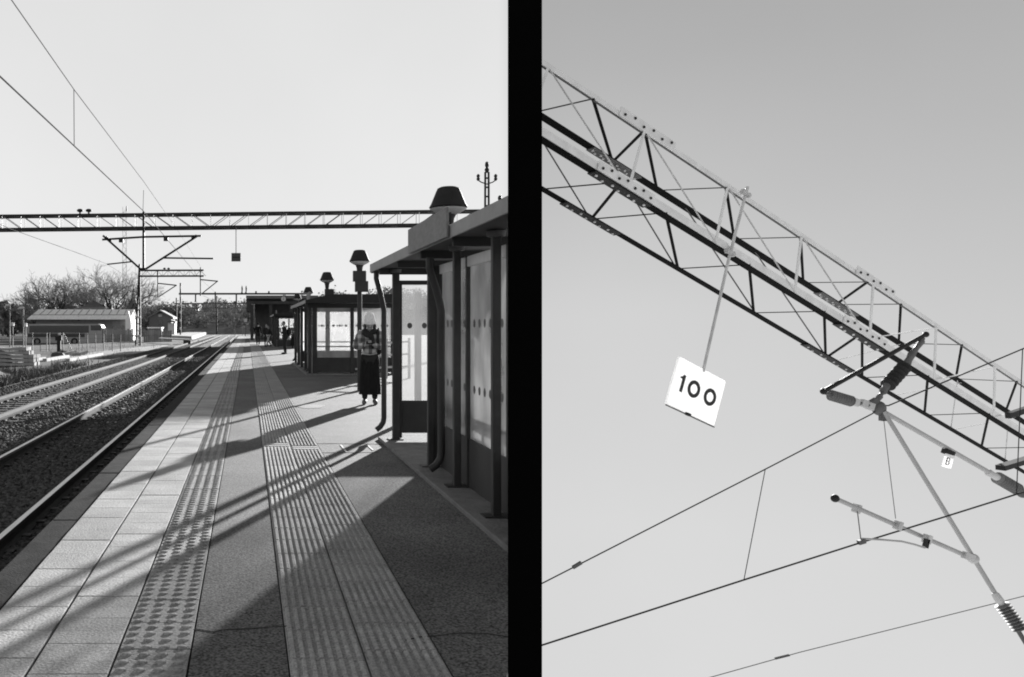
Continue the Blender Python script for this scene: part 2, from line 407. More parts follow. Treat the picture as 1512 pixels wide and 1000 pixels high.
struct(ck_, 'asphalt_cracks', mat('crack', .04, .95), 'thin dark cracks and seams in the platform asphalt')

# tracks
def rail_prof(x, s=1):
    z = -.608
    return [(x-.036, z), (x+.036, z), (x+.036, z-.04), (x+.01, z-.055), (x+.01, z-.13), (x+.075, z-.152), (x+.075, z-.162), (x-.075, z-.162), (x-.075, z-.152), (x-.01, z-.13), (x-.01, z-.055), (x-.036, z-.04)]
def track(name, xs, sl_mat, label):
    root = thing(name, (sum(xs)/2, 0, GZ), label, 'railway track'); root['kind'] = 'structure'; del root['category']
    for x in xs:
        pr = rail_prof(x); nseg = 14; r = MB(); top = MB()
        ys = [-10, 4, 8, 12, 16, 20, 26, 34, 44, 58, 80, 110, 150, 190]
        def bend(x, y): return x - .0
        o0 = 0; n_ = len(pr)
        for y in ys: r.v += [(bend(px, y), y, pz) for px, pz in pr]
        for a in range(len(ys)-1):
            for q in range(n_):
                if q == 0: continue
                q2 = (q+1) % n_; r.f.append((a*n_+q, a*n_+q2, (a+1)*n_+q2, (a+1)*n_+q))
        ro = r.build('rail', RUST, root); hd_ = MB(); web = -.645 if sl_mat is not WOODD else -.69
        for y in ys: hd_.v += [(x+.0365, y, web), (x+.0365, y, -.612), (x-.0365, y, -.612), (x-.0365, y, -.645)]
        for a in range(len(ys)-1):
            for q in (0, 2): hd_.f.append((a*4+q, a*4+q+1, (a+1)*4+q+1, (a+1)*4+q))
        hd_.build('rail_head', RAILSUN if x < -3 else RAILSHADE, ro)  # sunlit rail sides and the shaded nearest one differ by colour only
        # running surface, slightly crowned, its own bright steel
        cp = [(x-.036, -.612), (x-.03, -.607), (x+.03, -.607), (x+.036, -.612)]
        for y in ys: top.v += [(px, y, pz) for px, pz in cp]
        for a in range(len(ys)-1):
            for q in range(3): top.f.append((a*4+q, a*4+q+1, (a+1)*4+q+1, (a+1)*4+q))
        top.build('running_surface', RAILTOP if x > -5 else RAILDULL, ro)
    c = sum(xs)/2; m = MB(); y = -6; cl = MB()
    while y < 170:
        m.box(c-1.28, c+1.28, y, y+.25, GZ+.02, -.786 if sl_mat is not WOODD else -.762)
        if y < 60:
            for x in xs:
                for s in (-1, 1): cl.box(x+s*.11-.045, x+s*.11+.045, y+.07, y+.18, -.772, -.735)
        y += .65
    s_ = m.build('sleepers', sl_mat, root, bevel=.01); s_['kind'] = 'stuff'
    f_ = cl.build('rail_clips', DSTEEL, root); f_['kind'] = 'stuff'
track('railway_track', (-2.477, -3.977), MC['concrete'], 'track beside the platform with bright worn rail tops')
track('railway_track', (-5.90, -7.33), WOODD, 'second track farther from the platform with pale rail sides')

# ballast stones (real stones near the camera)
def stones(n, gen, size, seed, name, m, lab):
    r = np.random.default_rng(seed)
    ico = bmesh.new(); bmesh.ops.create_icosphere(ico, subdivisions=1, radius=1); bv = np.array([v.co[:] for v in ico.verts]); bf = np.array([[v.index for v in f.verts] for f in ico.faces]); ico.free()
    c = gen(r, n); n = len(c); s = size*(.55+.8*r.random((n, 1, 1)))
    vs = bv[None]*(1+.35*(r.random((n, len(bv), 1))-.5)*2)*s*np.stack([.8+.5*r.random(n), .8+.5*r.random(n), .5+.35*r.random(n)], 1)[:, None, :]
    a = r.random(n)*6.28; ca, sa = np.cos(a)[:, None], np.sin(a)[:, None]
    tl = (r.random(n)-.5)[:, None]*1.2; x, y, z = vs[..., 0], vs[..., 1], vs[..., 2]
    z2 = z+tl*x*.8; vs = np.stack([x*ca-y*sa, x*sa+y*ca, z2], -1)+c[:, None, :]
    me = bpy.data.meshes.new(name); me.vertices.add(n*len(bv)); me.vertices.foreach_set('co', vs.reshape(-1))
    fs = (bf[None]+np.arange(n)[:, None, None]*len(bv)).reshape(-1)
    me.loops.add(len(fs)); me.loops.foreach_set('vertex_index', fs); me.polygons.add(len(fs)//3)
    me.polygons.foreach_set('loop_start', np.arange(0, len(fs), 3)); me.update(calc_edges=True); me.validate()
    me.materials.append(m); o = bpy.data.objects.new(name, me); COL.objects.link(o); o['kind'] = 'stuff'; o['label'] = lab; return o
def balgen(r, n):
    y = 4.5+(r.random(n)**1.9)*85; xl = np.maximum(-.3*y-.6, -9.0); x = xl+(-1.6-xl)*r.random(n)
    keep = (np.abs(x+2.477) > .09) & (np.abs(x+3.977) > .09) & (np.abs(x+5.90) > .09) & (np.abs(x+7.33) > .09)
    between = ((x > -7.33) & (x < -5.9)) | ((x > -3.977) & (x < -2.477))
    keep &= ~((x > -7.3) & (x < -5.93) & (r.random(n) < .65))
    x, y = x[keep], y[keep]; z = np.where((x < -1.6) & (x > -9), GZ+.088, GZ)+(r.random(len(x)))*.022
    return np.stack([x, y, z], 1)
STONE = mat('ballast_stone', .066, .95, .8, 14., detail=2, spec=.25)
stones(62000, balgen, .040, 3, 'ballast_stones', STONE, 'loose dark grey ballast stones between and beside the rails')

# verge pile and pale strips by the second track
def mound(name, cx, cy, rx, ry, h, seed, m, lab, nx=40, nyy=40):
    r = np.random.default_rng(seed); b = MB(); ph = r.random(12)*6.28
    for j in range(nyy+1):
        for i in range(nx+1):
            u, v = i/nx*2-1, j/nyy*2-1; q = max(0, 1-(u*u+v*v)); 
            z = h*q**.8*(1+.25*math.sin(5*u+ph[0])+.25*math.sin(7*v+ph[1])+.2*math.sin(11*u+9*v+ph[2])+.15*r.normal())
            b.v.append((cx+rx*u, cy+ry*v, GZ-.03+z))
    for j in range(nyy):
        for i in range(nx):
            a_ = j*(nx+1)+i; b.f.append((a_, a_+1, a_+nx+2, a_+nx+1))
    o = struct(b, name, m, lab, smooth=True); return o
EARTH = ground_mat('pile_earth', .06, .5, 9, .8, 1., .9)
mound('earth_bank', -11.3, 29, 2.0, 11, .55, 4, EARTH, 'low dark bank of earth and grass left of the second track')
def bankgen(r, n):
    x = -12.8+r.random(n)*3.6; y = 19+r.random(n)*22
    u = (x+11.3)/2; v = (y-29)/11; q = np.clip(1-u*u-v*v, 0, 1); return np.stack([x, y, GZ-.02+.55*q**.8+.03*r.random(n)], 1)
stones(2600, bankgen, .07, 5, 'rubble', EARTH, 'dark rubble and clods over the earth bank')
gp = MB()
PATH = ground_mat('glare_gravel', .26, .3, 2.5, .35, .4, .3)  # pale tone puts the backlit glare into the gravel colour
def gpt(px, py, z=GZ): d = F*(H-z)/(py-CY); return ((px-CX)/F*d, d)
for quad in ([(30, 536), (80, 531), (200, 522), (230, 516), (222, 513), (150, 519), (95, 524), (60, 530)],
             [(120, 528), (230, 518), (275, 508.5), (262, 508), (190, 514), (120, 522)]):
    z = GZ+.012+random.random()*.01; gp.prism([gpt(x, y, z) for x, y in quad], GZ-.1, z)
struct(gp, 'gravel_path', PATH, 'gravel strips coloured pale for backlit glare beside the second track')
vg = MB()
for quad in ([(60, 505), (300, 501), (300, 507), (215, 511), (60, 519)],):
    vg.prism([gpt(x, y, GZ+.02) for x, y in quad], GZ-.1, GZ+.02)
struct(vg, 'grass_verge', ground_mat('verge', .05, .5, 6, .6, .8, .5), 'dark grassy verge below the fence')
# rough dead grass on the verge
def tufts(name, n, gen, h, m, lab, seed):
    r = np.random.default_rng(seed); b = MB()
    for x, y, z in gen(r, n):
        a = r.random()*6.28; hh = h*(.5+r.random()); lx = (r.random()-.5)*hh; ly = (r.random()-.5)*hh; ww = .012+.02*r.random()
        b.add([(x-ww*math.cos(a), y-ww*math.sin(a), z), (x+ww*math.cos(a), y+ww*math.sin(a), z), (x+lx, y+ly, z+hh)], [(0, 1, 2)])
    o = b.build(name, m); o['kind'] = 'stuff'; o['label'] = lab
def grass_gen(r, n):
    y = 22+r.random(n)**1.3*85; x = -.31*y+(.31*y-9.3)*np.maximum(r.random(n), 0); x = np.minimum(x, -9.3-r.random(n)); px_ = CX+F*x/y; py_ = CY+F*(H-GZ)/y; k_ = ~((py_ > 506) & (py_ < 539) & (px_ > 22)) | (r.random(n) < .06); k_ &= ~((px_ < 75) & (py_ < 548)); x, y = x[k_], y[k_]; return np.stack([x, y, np.full(len(x), GZ)], 1)
tufts('dead_grass', 16000, grass_gen, .30, mat('dead_grass', .08, .9, .6, 1.), 'dry grass tufts left of the second track', 9)

# ------------------------------------------------------------------ black frame border between the two views, built as an added bar
c = at(775, CY, 3.0); dr = V(c.x, c.y, 0).normalized(); sdv = V(dr.y, -dr.x, 0)
col = thing('frame_divider', (c.x, c.y, -.004), 'black frame divider added between the platform view and the overhead wires', 'column')
m = MB(); hw = 24.8/F*3.0*math.cos(math.atan2(c.x, c.y))
m.obox(V(c.x, c.y, 2.2), sdv*hw, dr*.055, V(0, 0, 2.2)); m.build('shaft', DIVIDER, col)
m = MB(); m.obox(V(c.x, c.y, .008), sdv*(hw+.06), dr*.12, V(0, 0, .012)); m.build('base_plate', DIVIDER, col)  # foot of the added divider, not a real base plate

# ------------------------------------------------------------------ shelters
def pipe(xt, yt, zt, xw, zb, dx_elbow=-.10, r=.035):
    """downpipe: from the eave back to the post line, down, and a kicked-out shoe"""
    p = [V(xt, yt, zt), V(xt, yt, zt-.10), V(xt+.02, yt, zt-.17), V(xt+(xw-xt)*.55, yt, zt-.30), V(xw-.02, yt, zt-.42), V(xw, yt, zt-.52), V(xw, yt, zb+.16), V(xw-.01, yt, zb+.10), V(xw-.05, yt, zb+.04), V(xw+dx_elbow, yt, zb)]
    q = []
    for i in range(len(p)-1):
        q += [p[i], (p[i]+p[i+1])/2]
    q.append(p[-1])
    return MB().tube(q, r, 12)
def dots_along(mb, p, q, n, z, r, nrm, pitch):
    d = (q-p).normalized(); L = (q-p).length; k = int(L/pitch)
    for i in range(k):
        c = p+d*(L-(k-1)*pitch)/2+d*pitch*i; c = V(c.x, c.y, z)
        vs = [c+d*r*math.cos(a)+V(0, 0, 1)*r*1.15*math.sin(a) for a in [2*math.pi*j/12 for j in range(12)]]
        mb.slab(vs, nrm*.002)

def pane(root, p, q, z0, z1, gm, dots=(), nrm=None, pitch=.15, split=None):
    """glass panel between two plan points; dots are film circles printed on it"""
    d = (q-p).normalized(); nn = V(-d.y, d.x, 0)
    m = MB(); m.obox(V((p.x+q.x)/2, (p.y+q.y)/2, (z0+z1)/2), d*(q-p).length/2, nn*.004, V(0, 0, (z1-z0)/2))
    g = m.build('glass_panel', gm, root)
    if dots:
        m = MB()
        for z in dots: dots_along(m, p+nrm*.007, q+nrm*.007, 0, z, .033, nrm, pitch)
        m.build('dot_pattern', DOT, g)
    return g
def frame_panel(root, p, q, z0, z1, m=None, t=.03, inset=None):
    d = (q-p).normalized(); nn = V(-d.y, d.x, 0); b = MB()
    b.obox(V((p.x+q.x)/2, (p.y+q.y)/2, (z0+z1)/2), d*((q-p).length/2), nn*t/2, V(0, 0, (z1-z0)/2))
    return b.build('lower_panel', m or BLACK, root, bevel=.004)
def vpost(name, root, x, y, z0, z1, s=.07, m=None, plate=True, flange=True):
    b = MB(); b.box(x-s/2, x+s/2, y-s/2, y+s/2, z0, z1); o = b.build(name, m or BLACK, root, bevel=.008)
    if plate:
        b = MB(); b.box(x-.10, x+.09, y-.07, y+.07, z0-.004, z0+.012); b.build('base_plate', m or BLACK, o)
    if flange:
        b = MB(); b.lathe(V(x, y, z1-.015), V(x, y, z1+.04), [(0, .03), (.01, .07), (.05, .075), (.055, .0)], 16); b.build('cap', MSTEEL, o, smooth=True)
    return o

# near shelter -- front wall on the platform side, open entrance, end wall across the platform
sh = thing('platform_shelter', (1.74, 8.5, 0), 'nearest black steel platform shelter with frosted glass, cut by the black divider', 'shelter')
NE = 5.95
b = MB(); b.prism([(1.72, 5.2), (1.72, 11.2), (RK*11.2+.1, 11.2)], -.06, .035); b.build('plinth', mat('plinth', .15, .95, .25, 5, .5, 35), sh, bevel=.01)
roofpoly = [(1.66, 4.98), (1.66, 11.4), (RK*11.4-.02, 11.4)]
b = MB(); b.prism(roofpoly, 2.235, 2.30); rf = b.build('roof', ROOFU, sh)
b = MB(); b.box(1.645, 1.66, 4.97, 11.415, 2.215, 2.325); b.build('fascia', FASCIA, rf, bevel=.003)
b = MB(); b.prism([(1.66, 11.4), (1.66, 11.415), (RK*11.4, 11.415), (RK*11.4, 11.4)], 2.205, 2.325); b.build('fascia', FASCIA, rf)
for y in (7.0, 8.3, 9.6, 10.9):
    b = MB(); b.box(1.70, min(3.4, RK*y-.03), y, y+.06, 2.16, 2.236); b.build('roof_beam', ROOFU, rf)
for y in (10.9, 8.82, 7.72, 6.5):
    vpost('post', sh, 1.905, y, .035, 2.19 if y != 8.82 else 2.23, .085 if y == 10.9 else .066, flange=(y not in (8.82,)))
XW = 2.02
for y0, y1 in ((7.75, 8.80), (6.53, 7.69), (NE, 6.47)):
    p, q = V(XW, y0, 0), V(XW, y1, 0)
    frame_panel(sh, p, q, .03, .475)
    pane(sh, p+V(0, .02, 0), q-V(0, .02, 0), .475, 2.035, GLASS1, (1.52, .93), V(-1, 0, 0), .165)
    b = MB(); b.box(XW+.10, XW+.14, max(y0, 6.3), y1, .62, .72); b.build('rail', BLACK, sh)
    b = MB(); b.box(XW-.03, XW+.03, y0, y1, 2.035, 2.13); b.build('head_rail', RAILLT, sh, bevel=.006)
for y in (8.82, 7.72, 6.5):
    b = MB(); b.box(XW-.03, XW+.03, y-.03, y+.03, .05, 2.13); b.build('mullion', BLACK, sh, bevel=.004)
b = MB(); b.slab([V(2.035, 6.0, .02), V(1.74, 5.27, .02), V(1.5, 4.56, .0), V(1.5, 4.56, 2.2), V(1.74, 5.27, 2.2), V(2.035, 6.0, 2.2)], V(.012, -.004, 0)); b.build('sun_blocker', BLACK, sh)  # added panel, out of sight behind the divider, keeps a sun patch off the ground
b = MB(); b.box(1.935, 1.992, 8.80, 8.84, .05, 2.12); b.build('gap_blocker', BLACK, sh)  # added to stop sunlight slipping between post and mullion
# end wall
EY = 10.98
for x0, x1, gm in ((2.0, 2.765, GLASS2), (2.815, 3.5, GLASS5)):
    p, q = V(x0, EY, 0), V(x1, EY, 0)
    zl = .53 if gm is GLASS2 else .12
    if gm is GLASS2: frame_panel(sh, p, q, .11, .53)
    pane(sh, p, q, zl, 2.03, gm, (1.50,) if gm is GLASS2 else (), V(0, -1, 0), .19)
for x in (1.975, 2.79):
    b = MB(); b.box(x-.022, x+.022, EY-.025, EY+.025, .05, 2.08); b.build('mullion', BLACK, sh, bevel=.004)
b = MB(); b.box(1.95, 3.5, EY-.03, EY+.03, 2.031, 2.085); b.build('top_rail', BLACK, sh, bevel=.004)
b = MB(); b.box(1.93, 3.55, EY-.05, EY+.05, 2.21, 2.236); b.build('top_rail', BLACK, sh)
# bench inside (seat and loop armrests seen through the glass)
b = MB(); b.box(2.10, 2.42, 7.4, 8.7, .50, .54); bn = b.build('bench_seat', MSTEEL, sh, bevel=.005)
for y in (7.5, 8.05, 8.6):
    b = MB(); b.tube([V(2.12, y, .52), V(2.12, y, .68), V(2.2, y, .74), V(2.36, y, .72), V(2.4, y, .52)], .013, 8)
    b.tube([V(2.25, y, .5), V(2.25, y, .03)], .02, 8); b.build('bench_leg', BLACK, bn)
pipe(1.70, 11.2, 2.22, 1.80, .12).build('downpipe', BLACK, sh, smooth=True)
pipe(1.77, 8.25, 2.16, 1.885, .10, -.11, .036).build('downpipe', BLACK, sh, smooth=True)
# board on the roof edge
bd = thing('roof_board', (1.76, 8.3, 2.33), 'plain grey board standing on the near shelter roof in front of the lamp', 'board')
b = MB(); b.obox(V(1.628, 7.73, 2.347), V(.010, 0, 0), V(0, .83, 0), V(0, 0, .122)); b.build('panel', BOARD, bd, bevel=.004)
b = MB()
for y in (7.1, 7.75, 8.4): b.box(1.6385, 1.70, y-.02, y+.02, 2.326, 2.45)
b.build('bracket', DSTEEL, bd)

def shelter(x0, x1, y0, y1, label, nfront, group='platform shelters', rz=2.18, clipx=None):
    s = thing('platform_shelter', (x0, y0, 0), label, 'shelter', group)
    b = MB(); b.box(x0-.25, x1+.2, y0-.35, y1+.35, -.06, .03); b.build('plinth', MC['plinth'], s, bevel=.01)
    b = MB()
    e = x0-.28
    b.add([(e, y0-.5, rz), (x1+.25, y0-.5, rz+.02), (x1+.25, y1+.5, rz+.02), (e, y1+.5, rz), (e, y0-.5, rz+.09), (e+.75, y0-.5, rz+.27), (x1+.25, y0-.5, rz+.27), (e, y1+.5, rz+.09), (e+.75, y1+.5, rz+.27), (x1+.25, y1+.5, rz+.27)],
          [(0, 3, 2, 1), (0, 1, 6, 5, 4), (3, 7, 8, 9, 2), (0, 4, 7, 3), (4, 5, 8, 7), (5, 6, 9, 8), (1, 2, 9, 6)])
    r_ = b.build('roof', DSTEEL, s)
    b = MB(); b.box(e-.012, e, y0-.5, y1+.5, rz-.005, rz+.10); b.build('fascia', FASCIA, r_)
    b = MB(); b.box(x0-.2, x1+.2, y0-.16, y0-.08, rz-.14, rz); b.build('roof_beam', ROOFU, r_)
    b = MB(); b.box(e+.25, e+.28, y0+1.2, y0+2.7, rz+.1, rz+.42); b.build('roof_board', BOARD, r_)
    n = nfront
    for i in range(n+1):
        y = y0+(y1-y0)*i/n; vpost('post', s, x0-.12, y, .03, rz, .09, flange=False)
        b = MB(); b.box(x0-.03, x0+.03, y-.03, y+.03, .03, rz-.05); b.build('mullion', BLACK, s)
    for i in range(n):
        if i == n//2: continue
        ya, yb = y0+(y1-y0)*i/n+.035, y0+(y1-y0)*(i+1)/n-.035
        frame_panel(s, V(x0, ya, 0), V(x0, yb, 0), .07, .5); pane(s, V(x0, ya, 0), V(x0, yb, 0), .5, rz-.16, GLASS1, (1.5,), V(-1, 0, 0), .17)
        b = MB(); b.box(x0-.03, x0+.03, ya, yb, rz-.16, rz-.06); b.build('head_rail', BLACK, s)
    # end wall facing the camera and the one behind
    xs = [x0+.05, x0+1.18, x1]
    for yy in (y0, y1):
        for i in range(2):
            p, q = V(xs[i]+.05, yy, 0), V(xs[i+1]-.05, yy, 0)
            frame_panel(s, p, q, .07, .5)
            pane(s, p, q, .52, 2.05, GLASS3 if yy == y0 else GLASS4, (1.5,), V(0, -1, 0), .185)
            b = MB(); b.box(p.x, q.x, yy-.03, yy+.03, .84, .875); b.build('mid_rail', MSTEEL, s)
            b = MB(); b.box(p.x, q.x, yy-.03, yy+.03, 2.05, 2.12); b.build('top_rail', BLACK, s)
        for x in xs:
            b = MB(); b.box(x-.055, x+.055, yy-.045, yy+.045, .03, rz-.01); b.build('corner_post', BLACK, s, bevel=.006)
    for i in range(n):
        ya, yb = y0+(y1-y0)*i/n+.001, y0+(y1-y0)*(i+1)/n-.001
        frame_panel(s, V(x1, ya, 0), V(x1, yb, 0), .07, .5); pane(s, V(x1, ya, 0), V(x1, yb, 0), .5, rz, GLASS4)
    b = MB(); b.box(x0+.3, x1-.3, (y0+y1)/2, (y0+y1)/2+.4, .45, .5); b.build('bench', MSTEEL, s)
    pipe(x0-.24, y0-.3, rz, x0-.16, .12).build('downpipe', BLACK, s, smooth=True)
    pipe(x0-.24, y1-.3, rz, x0-.16, .12).build('downpipe', BLACK, s, smooth=True)
    return s
shelter(2.02, 4.45, 26.0, 33.6, 'middle platform shelter with two bright panes facing the camera, behind the woman', 4)
shelter(2.05, 4.45, 58.5, 66.5, 'farthest small platform shelter, behind the man with the backpack', 4)

# ------------------------------------------------------------------ platform lamps
def lamp(label, loc, boxes=(), foot=0.):
    o = thing('platform_lamp', loc, label, 'lamp', 'platform lamps with black hoods')
    L = Vector(loc); b = MB(); b.tube([L+V(0, 0, foot), L+V(0, 0, 2.81)], .055, 14); b.build('pole', BLACK, o, smooth=True)
    b = MB(); b.lathe(L+V(0, 0, 2.66), L+V(0, 0, 3.04), [(0, .05), (.08, .06), (.2, .075), (.28, .11), (.34, .155)], 20); b.build('neck', BLACK, o, smooth=True)
    b = MB(); b.lathe(L+V(0, 0, 2.905), L+V(0, 0, 3.14), [(0, .07), (.015, .12), (.06, .20), (.085, .232)], 24); b.build('glass_bowl', LAMPGL, o, smooth=True)
    b = MB(); b.lathe(L+V(0, 0, 3.0), L+V(0, 0, 3.34), [(0, .235), (.006, .24), (.05, .215), (.20, .155), (.245, .135), (.262, .10), (.266, 0)], 28); b.build('hood', LAMPHOOD, o, smooth=True)
    for (dx, dy, z0, z1, wd) in boxes:
        b = MB(); b.box(L.x+dx-wd/2, L.x+dx+wd/2, L.y+dy-.09, L.y+dy+.03, z0, z1); b.build('sign_box', BLACK, o, bevel=.008)
    return o
lamp('large black lamp hood rising over the near shelter roof behind the grey board', (2.545, 10.75, -.004), (), 2.305)
lamp('black lamp with two stacked sign boxes on its pole, behind the woman', (2.60, 19.7, -.004), ((-.015, -.06, 2.52, 2.77, .30), (.03, -.08, 2.28, 2.53, .30)))
lamp('black lamp with one sign box over the roof of the middle shelter', (2.60, 27.8, -.004), ((.06, -.06, 2.38, 2.70, .29),))
lamp('small black lamp over the roof edge of the middle shelter, near its grey roof board', (2.75, 38.5, -.004))
lamp('smallest black lamp hood, beside the clock on the far canopy', (2.75, 47, -.004))

# dark posts behind the near shelter (seen through its glass)
def post_thing(name, p, h, w, m, label, cat, cap=True):
    o = thing(name, p, label, cat); P = Vector(p); b = MB(); b.box(P.x-w/2, P.x+w/2, P.y-w/2, P.y+w/2, P.z, P.z+h); b.build('shaft', m, o, bevel=.01)
    b = MB(); b.box(P.x-w*.8, P.x+w*.8, P.y-w*.8, P.y+w*.8, P.z, P.z+.02); b.build('foot', m, o)
    return o
post_thing('steel_post', (2.82, 14.04, -.004), 2.05, .10, DSTEEL, 'dark steel post seen through the end glass of the near shelter', 'post')

# white railing right of the woman
rl = thing('railing', (3.9, 24.0, -.004), 'pale railing behind the woman beside the near shelter post', 'railing')
b = MB()
for z in (.25, .6, .95): b.bar(V(3.1, 24.4, z), V(4.6, 24.0, z+.10), .05, .05)
b.build('rail', PALEP, rl)
for x in (3.2, 3.95, 4.6):
    b = MB(); b.box(x-.03, x+.03, 24.1, 24.2, -.004, 1.15); b.build('post', PALEP, rl)

# ------------------------------------------------------------------ far canopy building with clock
D = 86
def X(px, d): return (px-CX)/F*d
def Z(py, d): return H-(py-CY)/F*d
st = thing('station_canopy', (X(405, D), D, 0), 'dark canopy building with a clock at the far end of the platform', 'canopy')
b = MB(); b.box(X(364, D), X(470, D), D, D+16, Z(455, D)+.9, Z(437, D)); b.build('roof', mat('canopy', .04, .8, .2, 1), st)
b = MB(); b.box(X(364, D)-.05, X(470, D), D-.12, D, Z(441, D), Z(436.5, D)); b.build('fascia', MSTEEL, st)
b = MB(); b.box(X(378, D), X(470, D), D+5, D+15.8, 0, Z(455, D)+.9); b.build('wall', mat('canopy_wall', .06, .8, .3, 1), st)
b = MB(); b.box(X(367, D), X(470, D), D+.5, D+.6, Z(449, D), Z(444, D)); b.build('hanging_panel', DARKP, st)
for x in (X(372, D), X(400, D), X(430, D)):
    b = MB(); b.box(x-.16, x+.16, D+.4, D+.8, 0, Z(450, D)); b.build('column', BLACK, st)
b = MB(); b.box(X(364, D), X(371, D), D+.6, D+15, Z(460, D), Z(441, D)); b.build('side_panel', DARKP, st)
ck = thing('clock', (X(418, D-2), D-2, 3.4), 'round pale clock hanging from the far canopy', 'clock')
cc = V(X(418.5, D-2), D-2, Z(441.5, D-2))
b = MB(); b.lathe(cc+V(0, -.1, 0), cc+V(0, .1, 0), [(0, .27), (.2, .27)], 24); b.build('face', PALEP, ck)
b = MB(); b.ring(cc+V(0, -.1, 0), V(1, 0, 0), V(0, 0, 1), V(0, -1, 0), .29, .25, 1, .02); b.build('rim', DSTEEL, ck)
b = MB(); b.bar(cc+V(0, -.115, -.02), cc+V(0, -.115, .2), .025, .01); b.bar(cc+V(0, -.115, 0), cc+V(.02, -.115, -.13), .03, .01); b.build('hands', INK, ck)
b = MB(); b.tube([cc+V(0, 0, .27), cc+V(0, 0, .5)], .03); b.build('hanger', DSTEEL, ck)

# ------------------------------------------------------------------ people
def skin_mesh(verts, edges, radii, root=0, sub=2):
    me = bpy.data.meshes.new('tmp'); me.from_pydata(verts, edges, []); o = bpy.data.objects.new('tmp', me); COL.objects.link(o)
    bm = bmesh.new(); bm.from_mesh(me); ly = bm.verts.layers.skin.verify(); bm.verts.ensure_lookup_table()
    for i, v in enumerate(bm.verts):
        r = radii[i]; v[ly].radius = r if isinstance(r, tuple) else (r, r); v[ly].use_root = (i == root)
    bm.to_mesh(me); bm.free()
    s = o.modifiers.new('s', 'SKIN'); s.use_smooth_shade = True
    if sub: q = o.modifiers.new('u', 'SUBSURF'); q.levels = sub; q.render_levels = sub
    dg = bpy.context.evaluated_depsgraph_get(); dg.update(); ev = o.evaluated_get(dg); m2 = ev.to_mesh()
    vs = [v.co.copy() for v in m2.vertices]; fs = [tuple(p.vertices) for p in m2.polygons]; ev.to_mesh_clear()
    bpy.data.objects.remove(o); bpy.data.meshes.remove(me); return vs, fs

def crumple(o, strength, size):
    t = bpy.data.textures.new('cloth_folds', 'CLOUDS'); t.noise_scale = size; t.noise_depth = 3
    q = o.modifiers.new('sub', 'SUBSURF'); q.levels = 1; q.render_levels = 1
    d = o.modifiers.new('folds', 'DISPLACE'); d.texture = t; d.strength = strength; d.mid_level = .45; d.texture_coords = 'LOCAL'

